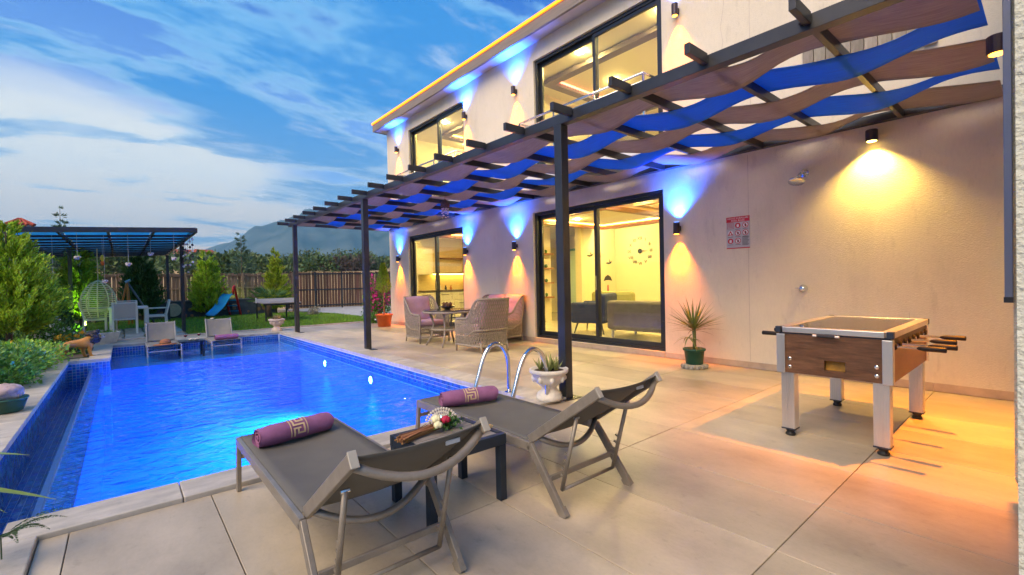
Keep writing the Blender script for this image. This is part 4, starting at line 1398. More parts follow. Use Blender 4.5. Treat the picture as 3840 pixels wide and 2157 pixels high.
# coin slide handle on the front
MB().tube([(-X - 0.03, -0.06, Z1 + 0.002), (-X - 0.03, 0.10, Z1 + 0.002)], 0.008, 10).build('score_bar', white_paint, t)
MB().tube([(-X - 0.03, -0.035, Z1 + 0.002), (-X - 0.03, 0.075, Z1 + 0.002)], 0.0115, 10).build('score_grip', dark_metal, t)
blkh = mat('handle_plastic', (0.012, 0.011, 0.012), 0.5, spec=0.3)
man_m = [mat('player_red', (0.5, 0.03, 0.02), 0.5), mat('player_blue', (0.03, 0.06, 0.4), 0.5)]
for k in range(8):
    x = -X + 0.09 + k * (2 * X - 0.18) / 7
    side = -1 if k in (0, 1, 3, 5) else 1
    ext = 0.13 + 0.05 * ((k * 5) % 3) / 3
    y_in = -side * (Y + 0.02)
    y_out = side * (Y + ext)
    z = Z1 - 0.05
    rod = MB().tube([(x, y_in, z), (x, y_out, z)], 0.008, 10).build('rod', chrome, t, smooth=True)
    MB().tube([(x, y_out - side * 0.01, z), (x, y_out + side * 0.005, z), (x, y_out + side * 0.02, z), (x, y_out + side * 0.12, z), (x, y_out + side * 0.125, z)], [0.010, 0.014, 0.0165, 0.0175, 0.015], 12).build('grip', blkh, rod, smooth=True)
    for sy in (-1, 1):
        MB().lathe([(0.024, 0), (0.024, 0.006), (0.015, 0.016), (0.01, 0.016)], 14, M=Matrix.Translation((x, sy * (Y + 0.0005), z)) @ Matrix.Rotation(R(-90 * sy), 4, 'X')).build('bearing', blkh, rod)

# ================================================================== POOL LADDER, URN, YUCCA, SIGN, SHOWER
t = thing('pool_ladder', 'pair of curved polished steel handrails at the pool edge', 'pool ladder', (3.13, 3.50, 0.018))
for y in (-0.28, 0.30):
    pts = [(0.02, y, 0.012), (0.02, y, 0.28), (0.0, y, 0.40), (-0.06, y, 0.50), (-0.15, y, 0.545), (-0.24, y, 0.51), (-0.31, y, 0.42), (-0.38, y, 0.24), (-0.46, y, 0.0), (-0.52, y, -0.25), (-0.53, y, -1.0)]
    sm = []
    for i in range(len(pts) - 1):
        p0, p1, p2, p3 = [Vector(pts[max(0, min(len(pts) - 1, i + q))]) for q in (-1, 0, 1, 2)]
        for s in range(4):
            u = s / 4
            sm.append(0.5 * ((2 * p1) + (-p0 + p2) * u + (2 * p0 - 5 * p1 + 4 * p2 - p3) * u * u + (-p0 + 3 * p1 - 3 * p2 + p3) * u ** 3))
    sm.append(Vector(pts[-1]))
    hr = MB().tube(sm, 0.0215, 14).build('handrail', chrome, t, smooth=True)
    MB().lathe([(0.05, 0.0125), (0.05, 0.017), (0.03, 0.024)], 18, c=(0.02, y, 0)).build('flange', chrome, hr)
for z in (-0.35, -0.6, -0.85):
    MB().box(-0.56, -0.50, -0.26, 0.28, z, z + 0.03).build('tread', chrome, t, bevel=0.005)

plaster = mat('white_plaster_urn', (0.66, 0.63, 0.57), 0.75, var=0.12, vscale=14, bump=0.5, bscale=45)
aloe_m = mat('aloe_leaf', (0.13, 0.20, 0.05), 0.5, color2=(0.26, 0.27, 0.09), vscale=12, island=0.35)
def spiky(par, c, n, ln, wd, mtl, rs, spread=0.8, up=1.0, name='leaf', seg=4, droop=0.0):
    """stiff tapering leaves, each an object of its own when n is small"""
    for k in range(n):
        a = k * 2.399 + rs.uniform(-0.3, 0.3)
        s = spread * (0.15 + 0.85 * ((k + 0.5) / n) ** 0.7)
        d = Vector((math.cos(a) * s, math.sin(a) * s, up * (1.15 - 0.75 * (k / n)))).normalized()
        l = ln * rs.uniform(0.75, 1.1)
        side = d.cross(Vector((0, 0, 1))).normalized() if abs(d.z) < 0.99 else Vector((1, 0, 0))
        nrm = side.cross(d)
        b = MB()
        ring = []
        for q in range(seg + 1):
            u = q / seg
            w = wd * (0.55 + 0.9 * u if u < 0.35 else 0.865 * (1 - ((u - 0.35) / 0.65) ** 1.4)) + 0.0006
            p = Vector(c) + d * (l * u) + Vector((0, 0, -droop * l * u * u))
            b.v += [tuple(p - side * w), tuple(p - nrm * (w * 0.45)), tuple(p + side * w), tuple(p + nrm * (w * 0.12))]
        for q in range(seg):
            for e in range(4):
                b.f.append((q * 4 + e, q * 4 + (e + 1) % 4, q * 4 + 4 + (e + 1) % 4, q * 4 + 4 + e))
        b.f.append((seg * 4, seg * 4 + 1, seg * 4 + 2, seg * 4 + 3))
        b.build(name, mtl, par, smooth=False)
def urn(label, loc, sc=1.0, nl=30, mtl=plaster, leaf=aloe_m, ll=0.17):
    t = thing('urn_planter', label, 'planter', loc)
    t.scale = (sc, sc, sc)
    b = MB()
    b.lathe([(0.125, 0.0), (0.13, 0.006), (0.13, 0.045), (0.118, 0.052), (0.122, 0.066), (0.10, 0.082), (0.075, 0.105), (0.072, 0.125), (0.10, 0.150), (0.135, 0.185), (0.16, 0.225), (0.172, 0.262), (0.19, 0.272), (0.198, 0.286), (0.198, 0.312), (0.188, 0.316), (0.172, 0.30), (0.165, 0.29)], 40,
            wob=lambda a, z: 1 + 0.035 * math.sin(8 * a) * (0.13 < z < 0.25) + 0.012 * math.sin(16 * a + 1) * (0.06 < z < 0.11))
    pot = b.build('urn', mtl, t, smooth=True)
    for k in range(8):
        a = k * math.pi / 4 + 0.2
        MB().ball((0.158 * math.cos(a), 0.158 * math.sin(a), 0.218), 0.026, 8, 6, 0.25, (0.9, 0.9, 1.3)).build('relief', mtl, pot, smooth=True)
    MB().lathe([(0.168, 0.288), (0.12, 0.298), (0.001, 0.302)], 24).build('soil', mat('soil', (0.06, 0.04, 0.025), 1.0, bump=0.6, bscale=50), t)
    rs = random.Random(int(loc[0] * 100))
    for cx, cy in ((0, 0), (0.08, 0.03), (-0.07, 0.05), (0.02, -0.08), (-0.05, -0.06)):
        spiky(t, (cx, cy, 0.295), nl // 5, ll, 0.013, leaf, rs, 0.75, 1.0, 'leaf', 4)
    return t
urn('white ornamental urn with spiky aloes beside the pergola post', (3.23, 3.27, 0.030), 0.98, 45)
urn('pale pink urn with a dry succulent at the far pool corner', (3.20, 13.72, 0.002), 1.05, 30, mat('pinkish_plaster', (0.62, 0.52, 0.48), 0.8, var=0.15, vscale=10, bump=0.4, bscale=40), mat('dry_succulent', (0.40, 0.29, 0.12), 0.7, island=0.4), 0.15)

# yucca in a green pot on a pebble-work base
t = thing('yucca', 'yucca in a green plastic pot on a stone base by the sliding door', 'potted plant', (5.83, 3.13, 0))
st = mat('grey_pebble', (0.26, 0.25, 0.24), 0.8, var=0.2, vscale=20, objrand=0.25, bump=0.3, bscale=50)
MB().lathe([(0.155, 0.0015), (0.16, 0.01), (0.16, 0.05), (0.15, 0.056)], 24).build('base', mat('cement', (0.36, 0.35, 0.33), 0.9), t)
for k in range(14):
    a = k * 2 * math.pi / 14
    MB().ball((0.158 * math.cos(a), 0.158 * math.sin(a), 0.03), 0.03, 8, 6, 0.3, (0.75, 0.75, 0.8)).build('pebble', st, t, smooth=True)
grn = mat('green_plastic', (0.015, 0.085, 0.055), 0.45, var=0.1, vscale=5)
MB().lathe([(0.10, 0.058), (0.108, 0.064), (0.128, 0.235), (0.143, 0.238), (0.146, 0.262), (0.138, 0.266), (0.128, 0.25)], 30).build('pot', grn, t, smooth=True)
MB().lathe([(0.13, 0.238), (0.08, 0.25), (0.001, 0.252)], 20).build('soil', mat('soil'), t)
MB().tube([(0, 0, 0.24), (0.004, -0.006, 0.38), (0.0, 0.0, 0.55)], [0.024, 0.021, 0.026], 10).build('stem', mat('yucca_stem', (0.13, 0.15, 0.05), 0.8, bump=0.5, bscale=60), t, smooth=True)
yl = mat('yucca_leaf', (0.085, 0.14, 0.03), 0.42, color2=(0.20, 0.24, 0.06), vscale=7, island=0.35)
ylr = mat('yucca_leaf_rim', (0.24, 0.17, 0.05), 0.5, island=0.3)
spiky(t, (0, 0, 0.52), 46, 0.50, 0.0135, yl, random.Random(4), 1.25, 1.0, 'leaf', 5, 0.10)
spiky(t, (0, 0, 0.50), 16, 0.42, 0.011, ylr, random.Random(9), 1.7, 0.55, 'leaf', 5, 0.25)
spiky(t, (-0.05, 0.05, 0.40), 9, 0.26, 0.012, yl, random.Random(12), 1.3, 0.3, 'drooping_leaf', 5, 0.7)

# pool rules sign
t = thing('pool_sign', 'grey and red pool rules sign with pictograms on the wall', 'sign', (WX - 0.002, 2.735, 1.80))
sgrey = mat('sign_grey', (0.50, 0.50, 0.50), 0.5)
sred = mat('sign_red', (0.55, 0.015, 0.03), 0.5)
swhite = mat('sign_white', (0.80, 0.78, 0.76), 0.5)
sblk = mat('sign_black', (0.06, 0.05, 0.05), 0.6)
def on_sign(x, y, d):
    return Matrix.Translation((-d, -x, y)) @ MR
MB().box(-0.004, 0, -0.152, 0.152, -0.213, 0.213).build('plate', sgrey, t)
MB().box(-0.0055, -0.0042, -0.152, 0.152, 0.142, 0.213).build('header', sred, t)
MB().box(-0.0055, -0.0042, -0.152, 0.152, -0.213, -0.200).build('footer', sred, t)
text_mesh('HAVUZ KURALLARI', 0.031, swhite, t, on_sign(0, 0.191, 0.0062))
text_mesh('POOL RULES', 0.031, swhite, t, on_sign(0, 0.160, 0.0062))
def ringm(x, y, r, m, nm='pictogram', fill=False, tri=False, slash=True):
    b = MB()
    if tri:
        b.prism([(-r, -r * 0.75), (r, -r * 0.75), (0, r)], 0, 0.001, on_sign(x, y, 0.0058))
    elif fill:
        b.prism([(r * math.cos(k * math.pi / 12), r * math.sin(k * math.pi / 12)) for k in range(24)], 0, 0.001, on_sign(x, y, 0.0058))
    else:
        n = 24
        for k in range(n):
            a0, a1 = k * 2 * math.pi / n, (k + 1) * 2 * math.pi / n
            b.prism([(r * math.cos(a0), r * math.sin(a0)), (r * math.cos(a1), r * math.sin(a1)), (r * 0.8 * math.cos(a1), r * 0.8 * math.sin(a1)), (r * 0.8 * math.cos(a0), r * 0.8 * math.sin(a0))], 0, 0.001, on_sign(x, y, 0.0058))
        if slash:
            b.prism([(-r * 0.6, r * 0.5), (-r * 0.5, r * 0.6), (r * 0.6, -r * 0.5), (r * 0.5, -r * 0.6)], 0, 0.001, on_sign(x, y, 0.0066))
    return b.build(nm, m, t)
cx = (-0.098, 0.0, 0.098); cy = (0.095, -0.005, -0.110)
for i in range(3):
    for j in range(3):
        x, y = cx[i], cy[j]
        if (i, j) == (0, 0):
            for a in ((-0.042, 0.042, 0.036, 0.040), (-0.042, 0.042, -0.04, -0.036), (-0.042, -0.038, -0.036, 0.036), (0.038, 0.042, -0.036, 0.036)):
                MB().box(-0.0058, -0.0045, -(x + a[1]), -(x + a[0]), y + a[2], y + a[3]).build('notice_frame', sred, t)
            for k in range(4):
                MB().box(-0.0056, -0.0044, -(x + 0.032), -(x - 0.032), y + 0.022 - k * 0.015, y + 0.027 - k * 0.015).build('caption', sred, t)
            continue
        if (i, j) == (2, 2):
            for k in range(8):
                w = 0.044 - 0.008 * (k % 3)
                MB().box(-0.0056, -0.0044, -(x + w), -(x - 0.044), y + 0.045 - k * 0.015, y + 0.051 - k * 0.015).build('caption', sblk, t)
            continue
        ringm(x, y, 0.036, swhite, 'pictogram_ground', True).location = (0.0006, 0, 0)
        if (i, j) == (0, 1):
            ringm(x, y, 0.036, sred, tri=True)
            ringm(x, y - 0.006, 0.012, swhite, fill=True).location = (-0.0012, 0, 0)
        elif (i, j) in ((1, 0), (0, 2)):
            ringm(x, y, 0.036, sred, fill=True)
            b = MB(); b.prism([(-0.012, -0.025), (0.016, -0.02), (0.014, 0.015), (0.0, 0.02), (-0.016, 0.008)], 0, 0.001, on_sign(x, y, 0.0072)); b.build('figure', swhite, t)
        else:
            b = MB(); b.prism([(-0.006, -0.022), (0.008, -0.022), (0.012, 0.006), (0.0, 0.022), (-0.012, 0.006)], 0, 0.001, on_sign(x, y, 0.0060)); b.build('figure', sblk, t)
            ringm(x, y, 0.038, sred)
        MB().box(-0.0056, -0.0044, -(x + 0.034), -(x - 0.034), y - 0.052, y - 0.047).build('caption', sblk, t)

t = thing('wall_shower', 'round chrome shower head on a short arm on the wall', 'shower head', (WX, 1.94, 2.34))
t.scale = (1.55, 1.55, 1.55)
MB().lathe([(0.03, 0), (0.03, 0.008), (0.015, 0.014)], 16, M=Matrix.Translation((-0.001, 0, 0.06)) @ Matrix.Rotation(R(-90), 4, 'Y')).build('flange', chrome, t)
MB().tube([(-0.01, 0, 0.06), (-0.07, 0, 0.065), (-0.11, 0.01, 0.03), (-0.12, 0.015, 0.0)], 0.011, 10).build('arm', chrome, t, smooth=True)
MB().lathe([(0.055, -0.022), (0.058, -0.016), (0.05, -0.006), (0.018, 0.006), (0.014, 0.02)], 22, M=Matrix.Translation((-0.125, 0.017, 0.0)) @ Matrix.Rotation(R(22), 4, 'Y')).build('rose', chrome, t, smooth=True)
t = thing('shower_valve', 'small round chrome shower tap below the shower head', 'tap', (WX, 1.97, 1.05))
t.scale = (1.4, 1.4, 1.4)
MB().lathe([(0.034, 0), (0.034, 0.006), (0.024, 0.012), (0.022, 0.04), (0.018, 0.044), (0.001, 0.045)], 20, M=Matrix.Translation((-0.001, 0, 0)) @ Matrix.Rotation(R(-90), 4, 'Y')).build('knob', chrome, t, smooth=True)
MB().tube([(-0.035, 0, 0), (-0.04, 0.05, 0.005)], [0.006, 0.004], 8).build('lever', chrome, t)

# ================================================================== WICKER SET
wick = mat('grey_wicker', (0.24, 0.205, 0.17), 0.75, color2=(0.36, 0.31, 0.26), vscale=20, bump=0.4, bscale=160)
cush = mat('mauve_cushion', (0.52, 0.33, 0.40), 0.9, var=0.08, vscale=6, bump=0.25, bscale=25)
def wicker_seat(label, cat, name, loc, rz, W=0.34, Dp=0.34, group='wicker seats', ncush=1):
    """opens towards +y; back at -y"""
    t = thing(name, label, cat, loc, rz, group)
    # plan path of the wrap-around shell: left arm front -> back -> right arm front
    r = 0.16
    path = []
    def addp(x, y): path.append((x, y))
    for k in range(6): addp(-W, Dp - (Dp + Dp - r) * k / 6)
    for k in range(7):
        a = math.pi + math.pi / 2 * k / 6
        addp(-W + r + r * math.cos(a), -Dp + r + r * math.sin(a))
    nb = 8 if W < 0.5 else 14
    for k in range(1, nb): addp(-W + r + (2 * W - 2 * r) * k / nb, -Dp)
    for k in range(7):
        a = 1.5 * math.pi + math.pi / 2 * k / 6
        addp(W - r + r * math.cos(a), -Dp + r + r * math.sin(a))
    for k in range(1, 7): addp(W, -Dp + r + (Dp + Dp - r) * k / 6)
    cum = [0]
    for p, q in zip(path, path[1:]): cum.append(cum[-1] + math.hypot(q[0] - p[0], q[1] - p[1]))
    Lh = cum[-1]
    def at(s):
        s = min(max(s, 0), Lh)
        for i in range(len(cum) - 1):
            if s <= cum[i + 1]:
                u = (s - cum[i]) / (cum[i + 1] - cum[i])
                return Vector((path[i][0] + (path[i + 1][0] - path[i][0]) * u, path[i][1] + (path[i + 1][1] - path[i][1]) * u))
        return Vector(path[-1])
    def top(s):
        y = at(s).y
        u = (y + Dp) / (2 * Dp)         # 0 back, 1 front
        e = min(1, max(0, (u - 0.12) / 0.42))
        e = e * e * (3 - 2 * e)
        return 0.92 * (1 - e) + (0.60 - 0.03 * u) * e
    Z0 = 0.12
    def P(s, v):
        p = at(s)
        z = Z0 + (top(s) - Z0) * v
        y = (p.y + Dp) / (2 * Dp)
        lean = -0.10 * max(0, (z - 0.45)) / 0.45 * max(0, 1 - y * 1.6)
        fl = 1 + 0.05 * math.sin(math.pi * v)
        return Vector((p.x * fl, p.y * (fl if p.y < 0 else 1) + lean, z))
    ns = int(Lh / 0.046)
    def ribbons(direction, par):
        b = MB()
        m = 12
        for k in range(-int(ns * 0.55), ns + int(ns * 0.55)):
            pts = []
            for q in range(m + 1):
                v = q / m
                s = (k + 0.5) * Lh / ns + direction * v * Lh * 0.16
                if 0 <= s <= Lh:
                    off = 0.003 * math.sin(q * math.pi + k)
                    pts.append(P(s, v) + Vector((0, 0, off)))
            if len(pts) > 1:
                b.tube(pts, 0.0075, 4)
        return b.build('lattice', wick, par)
    ribbons(1, t); ribbons(-1, t)
    for v, rad, nm in ((0.0, 0.017, 'base_rail'), (0.34, 0.012, 'seat_band'), (1.0, 0.021, 'top_rim')):
        MB().tube([P(Lh * k / 60, v) for k in range(61)], rad, 8).build(nm, wick, t, smooth=True)
    # scroll fronts of the arms
    for s in (0, Lh):
        p0 = P(s, 0)
        b = MB(); b.tube([(p0.x, p0.y, 0.001), (p0.x, p0.y, 0.3), (p0.x, p0.y + 0.012, 0.50), (p0.x, p0.y, 0.565)], [0.018, 0.019, 0.02, 0.018], 8); b.build('front_leg', wick, t, smooth=True)
    for sx in (-1, 1):
        p0 = Vector((sx * (W - 0.06), -Dp + 0.03, Z0))
        MB().tube([(p0.x, p0.y, Z0 + 0.06), (p0.x * 1.03, p0.y - 0.035, 0.001)], [0.019, 0.015], 8).build('rear_leg', wick, t, smooth=True)
    # front skirt lattice
    b = MB()
    nf = int(2 * W / 0.045)
    for k in range(nf):
        x = -W + 2 * W * (k + 0.5) / nf
        b.tube([(x - 0.035, Dp, Z0), (x + 0.035, Dp, 0.33)], 0.006, 4)
        b.tube([(x + 0.035, Dp + 0.004, Z0), (x - 0.035, Dp + 0.004, 0.33)], 0.006, 4)
    b.build('front_skirt', wick, t)
    MB().tube([(-W, Dp, Z0), (W, Dp, Z0)], 0.015, 8).build('front_rail', wick, t, smooth=True)
    MB().box(-W + 0.02, W - 0.02, -Dp + 0.03, Dp, 0.32, 0.345).build('seat_board', wick, t)
    cw = (2 * W - 0.08) / ncush
    for c in range(ncush):
        xc = -W + 0.04 + cw * (c + 0.5)
        def pill(u, v, top_, xc=xc):
            return None
        b = MB().box(xc - cw / 2 + 0.005, xc + cw / 2 - 0.005, -Dp + 0.08, Dp - 0.02, 0.347, 0.45)
        o = b.build('seat_cushion', cush, t, bevel=0.035); o.modifiers['bevel'].segments = 4; o.data.shade_smooth()
        b = MB()
        def bf(u, v, s, xc=xc):
            x = xc + (u - 0.5) * cw * 0.98
            z = 0.42 + 0.50 * v
            e = (max(0, 1 - abs(2 * u - 1) ** 4) * max(0, 1 - abs(2 * v - 1) ** 4)) ** 0.5
            tuft = 0
            for tu in (0.25, 0.5, 0.75):
                for tv in (0.35, 0.68):
                    tuft += 0.022 * math.exp(-((u - tu) ** 2 + (v - tv) ** 2) / 0.004)
            y = -Dp + 0.075 - 0.11 * v + s * (0.055 * e) - (tuft if s > 0 else 0)
            zz2 = z + (0.02 * math.sin(math.pi * u) if v > 0.9 else 0)
            return (x, y, zz2)
        b.grid(lambda u, v: bf(u, v, 1), 16, 16)
        b.grid(lambda u, v: bf(1 - u, v, -1), 16, 16)
        b.build('back_cushion', cush, t, smooth=True)
    return t
wicker_seat('grey wicker armchair with mauve cushions beside the kitchen door', 'armchair', 'wicker_armchair', (4.86, 8.55, 0), R(180))
wicker_seat('grey wicker armchair seen from behind, nearest the pool ladder', 'armchair', 'wicker_armchair', (4.88, 6.58, 0), R(0))
wicker_seat('grey wicker sofa with its back to the villa wall', 'sofa', 'wicker_sofa', (5.84, 7.55, 0), R(90), 0.62, 0.33, 'wicker seats', 2)
t = thing('wicker_table', 'grey wicker table with a dark glass top between the armchairs', 'table', (4.84, 7.66, 0))
MB().lathe([(0.50, 0.665), (0.51, 0.672), (0.51, 0.690), (0.50, 0.697)], 36, wob=lambda a, z: 0.88 + 0.08 * abs(math.sin(2 * a))).build('table_top', mat('dark_glass_top', (0.07, 0.06, 0.06), 0.08, spec=0.8), t, bevel=0.002)
MB().tube([((0.5 * (0.88 + 0.08 * abs(math.sin(4 * math.pi * k / 40)))) * math.cos(2 * math.pi * k / 40), (0.5 * (0.88 + 0.08 * abs(math.sin(4 * math.pi * k / 40)))) * math.sin(2 * math.pi * k / 40), 0.655) for k in range(40)], 0.02, 8, True).build('rim', wick, t, smooth=True)
MB().lathe([(0.33, 0.31), (0.34, 0.32), (0.33, 0.335)], 28).build('lower_shelf', wick, t)
for sx in (-1, 1):
    for sy in (-1, 1):
        MB().tube([(sx * 0.26, sy * 0.26, 0.65), (sx * 0.20, sy * 0.20, 0.42), (sx * 0.23, sy * 0.23, 0.2), (sx * 0.32, sy * 0.30, 0.001)], [0.022, 0.02, 0.02, 0.017], 8).build('leg', wick, t, smooth=True)
t = thing('fruit_bowl', 'dark bowl of pine cones on the wicker table', 'bowl', (4.84, 7.68, 0.698))
MB().lathe([(0.05, 0), (0.06, 0.01), (0.12, 0.035), (0.17, 0.06), (0.165, 0.062), (0.11, 0.042), (0.001, 0.02)], 24).build('bowl', mat('dark_wood_bowl', (0.03, 0.022, 0.02), 0.4), t, smooth=True)
for k in range(6):
    MB().ball((0.07 * math.cos(k * 1.05), 0.07 * math.sin(k * 1.05), 0.075 + 0.02 * (k % 2)), 0.035, 8, 6, 0.35, (1, 1, 1.2)).build('pine_cone', mat('cone_brown', (0.14, 0.07, 0.035), 0.9), t)

# ================================================================== PLANT BUILDERS
def leafmat(name, c, isl=0.4, tr=0.25, rough=0.6):
    return mat(name, c, rough, island=isl, trans=tr)
bark = mat('bark', (0.10, 0.070, 0.045), 0.95, var=0.3, vscale=14, stretch=(1, 1, 0.25), bump=0.6, bscale=30)
def conifer(label, loc, h, rad, m, seed, plumes=380, per=16, leaf=0.07, base=0.04, upd=0.9, droop=0.0, prof=0.75, trunk=0.04, lean=0.0, cat='tree', name='conifer', m2=None, split=None):
    t = thing(name, label, cat, loc, 0)
    rs = np.random.RandomState(seed)
    MB().tube([(0, 0, 0), (lean * h * 0.3, 0, h * 0.35), (lean * h * 0.5, 0, h * 0.95)], [trunk, trunk * 0.7, 0.006], 8).build('trunk', bark, t, smooth=True)
    tt = base + (1 - base) * (1 - np.sqrt(rs.rand(plumes)))
    tt = np.clip(tt, base, 0.985)
    az = rs.rand(plumes) * 2 * np.pi
    Rt = rad * np.clip((1 - tt), 0.02, 1) ** prof * np.clip((tt - base) / 0.10 + 0.55, 0, 1) * rs.uniform(0.72, 1.10, plumes)
    lob = 1 + 0.13 * np.sin(3 * az + seed) + 0.08 * np.sin(5 * az + tt * 9)
    Rt = Rt * lob
    r0 = Rt * rs.uniform(0.05, 0.62, plumes)
    ln = np.maximum(Rt - r0, 0.12 * rad) * rs.uniform(0.9, 1.3, plumes)
    o = np.stack([np.cos(az), np.sin(az), np.zeros(plumes)], 1)
    P0 = o * r0[:, None] + np.stack([lean * h * tt * 0.5, 0 * tt, tt * h], 1)
    upv = upd * rs.uniform(0.6, 1.25, plumes) - droop * (1 - tt)
    d = o + np.stack([0 * upv, 0 * upv, upv], 1)
    d /= np.linalg.norm(d, axis=1, keepdims=True)
    u = np.tile(np.linspace(0.05, 1, per), plumes)
    Pi = np.repeat(np.arange(plumes), per)
    C = P0[Pi] + d[Pi] * (ln[Pi] * u)[:, None] + rs.randn(len(u), 3) * (0.018 * rad)
    sp = np.cross(d[Pi], rs.randn(len(u), 3)); sp /= np.linalg.norm(sp, axis=1, keepdims=True) + 1e-9
    Dv = d[Pi] * 0.8 + sp * rs.uniform(0.2, 0.6, len(u))[:, None] + np.array([0, 0, 0.25 * upd])
    lw = leaf * (1.15 - 0.5 * u) * rs.uniform(0.7, 1.3, len(u))
    V, F = leaves(C, Dv, lw, lw * 0.26, rs)
    np_mesh('crown', V, F, m, t)
    return t
def bush(label, loc, size, m, seed, n=2600, leaf=0.06, flower=None, nf=0, fs=0.03, stems=True, cat='shrub', name='shrub', lumps=14, wd=0.5):
    t = thing(name, label, cat, loc, 0)
    rs = np.random.RandomState(seed)
    sx, sy, sz = size
    cs = rs.randn(lumps, 3); cs /= np.linalg.norm(cs, axis=1, keepdims=True)
    cs[:, 2] = np.abs(cs[:, 2]) * 0.8 + 0.1
    cs = cs * rs.uniform(0.35, 0.75, (lumps, 1))
    rr = rs.uniform(0.28, 0.5, lumps)
    k = rs.randint(0, lumps, n)
    d = rs.randn(n, 3); d /= np.linalg.norm(d, axis=1, keepdims=True)
    P = cs[k] + d * (rr[k] * rs.rand(n) ** 0.35)[:, None]
    P[:, 2] = np.maximum(P[:, 2], 0.02)
    Pw = P * [sx, sy, sz]
    V, F = leaves(Pw, d + rs.randn(n, 3) * 0.5 + [0, 0, 0.35], leaf * rs.uniform(0.6, 1.3, n), leaf * wd, rs)
    np_mesh('foliage', V, F, m, t)
    if stems:
        b = MB()
        for q in range(7):
            e = cs[q % lumps] * [sx, sy, sz]
            b.tube([(0.02 * math.cos(q), 0.02 * math.sin(q), 0), tuple(e * 0.5), tuple(e)], [0.016, 0.011, 0.005], 5)
        b.build('stems', bark, t)
    if flower is not None:
        k = rs.randint(0, lumps, nf)
        d = rs.randn(nf, 3); d /= np.linalg.norm(d, axis=1, keepdims=True); d[:, 2] = np.abs(d[:, 2])
        P = (cs[k] + d * (rr[k] * 0.98)[:, None]) * [sx, sy, sz]
        Vs, Fs = [], []
        off = 0
        for q in range(5):
            V, F = leaves(P + rs.randn(nf, 3) * fs * 0.25, d + rs.randn(nf, 3) * 0.9, fs * rs.uniform(0.7, 1.3, nf), fs * 0.75, rs)
            Vs.append(V); Fs.append(F + off); off += len(V)
        np_mesh('blossom', np.concatenate(Vs), np.concatenate(Fs), flower, t)
    return t
LG = leafmat('leylandii_green', (0.33, 0.50, 0.03), 0.45, 0.3)
LG2 = leafmat('leylandii_lime', (0.30, 0.46, 0.035), 0.4, 0.35)
DG = leafmat('cypress_dark', (0.06, 0.15, 0.03), 0.45, 0.2)
SPG = leafmat('spruce_blue', (0.085, 0.16, 0.10), 0.35, 0.15)
YG = leafmat('goldcrest', (0.37, 0.46, 0.035), 0.4, 0.3)
SHG = leafmat('shrub_green', (0.14, 0.31, 0.045), 0.5, 0.2, 0.4)
SHG2 = leafmat('shrub_light', (0.24, 0.44, 0.04), 0.45, 0.25, 0.45)

# ================================================================== LEFT GARDEN
conifer('big feathery yellow-green conifer at the left edge beside the pool', (-1.62, 12.6, 0.0), 2.5, 1.10, LG, 11, 460, 60, 0.12, 0.16, 0.95, 0.1, 0.62, 0.055)
conifer('lime-green conifer glowing in a green floodlight behind the first', (-1.0, 19.6, -0.05), 2.75, 0.95, LG2, 12, 420, 32, 0.13, 0.12, 0.8, 0.1, 0.6)
conifer('tall dark green cypress behind the white garden table', (0.60, 23.2, -0.05), 2.62, 0.95, DG, 13, 420, 30, 0.16, 0.08, 1.3, 0.0, 0.45)
conifer('bright green conical conifer behind the toy slide', (2.80, 23.6, -0.05), 2.95, 1.05, LG, 14, 380, 30, 0.15, 0.06, 1.1, 0.0, 0.8)
conifer('open blue-green spruce with a thin leading shoot', (4.55, 26.0, 0.0), 4.0, 1.15, SPG, 15, 300, 22, 0.13, 0.05, 0.15, 0.0, 0.95, name='spruce')
conifer('golden-green conifer behind the table tennis table', (5.45, 23.4, -0.05), 2.95, 0.92, YG, 16, 360, 30, 0.15, 0.06, 1.1, 0.0, 0.85)
conifer('dark pine spire standing behind the garden pergola', (-1.9, 27.0, 0.0), 4.9, 1.0, SPG, 17, 260, 18, 0.15, 0.1, 0.5, 0.0, 0.95, name='spruce')

bush('large rounded green shrub beside the pool trough', (-1.42, 8.6, 0), (0.74, 1.1, 0.70), SHG, 21, 9500, 0.062)
bush('bright green shrub with yellow blossom next to the lion', (-1.40, 10.4, 0), (0.72, 1.1, 0.60), SHG2, 22, 9500, 0.058, mat('yellow_petal', (0.75, 0.55, 0.02), 0.6, island=0.2), 26, 0.05)
bush('dark shrub at the left edge near the green pot', (-1.56, 6.9, 0), (0.58, 0.75, 0.58), SHG, 23, 6500, 0.06)
bush('oleander shrub with white flowers under the big conifer', (-1.35, 13.6, 0), (0.62, 0.5, 0.80), SHG, 24, 2400, 0.10, mat('white_petal', (0.80, 0.80, 0.78), 0.6, island=0.1), 110, 0.05, wd=0.25)
bush('magenta flowering shrub at the left edge', (-2.0, 13.0, 0), (0.5, 0.5, 0.75), SHG, 25, 1600, 0.07, mat('magenta_petal', (0.50, 0.02, 0.30), 0.6, island=0.2), 40, 0.055)
bush('orange flowering shrub at the left edge behind the magenta one', (-2.2, 14.2, 0), (0.5, 0.5, 1.0), SHG, 26, 1600, 0.07, mat('orange_petal', (0.80, 0.16, 0.01), 0.6, island=0.2), 46, 0.06)
bush('dark leafy shrub under the egg chair', (-1.5, 16.2, 0), (0.7, 0.6, 0.7), DG, 27, 1700, 0.10)
bush('dark hedge clump behind the lime-green conifer', (-1.9, 18.2, 0), (1.1, 0.8, 1.3), DG, 28, 2600, 0.12)
bush('yellow marigold plant behind the lion statue', (-0.72, 12.25, 0), (0.28, 0.28, 0.52), SHG, 29, 700, 0.055, mat('marigold', (0.85, 0.42, 0.01), 0.6, island=0.15), 34, 0.055, cat='flower')
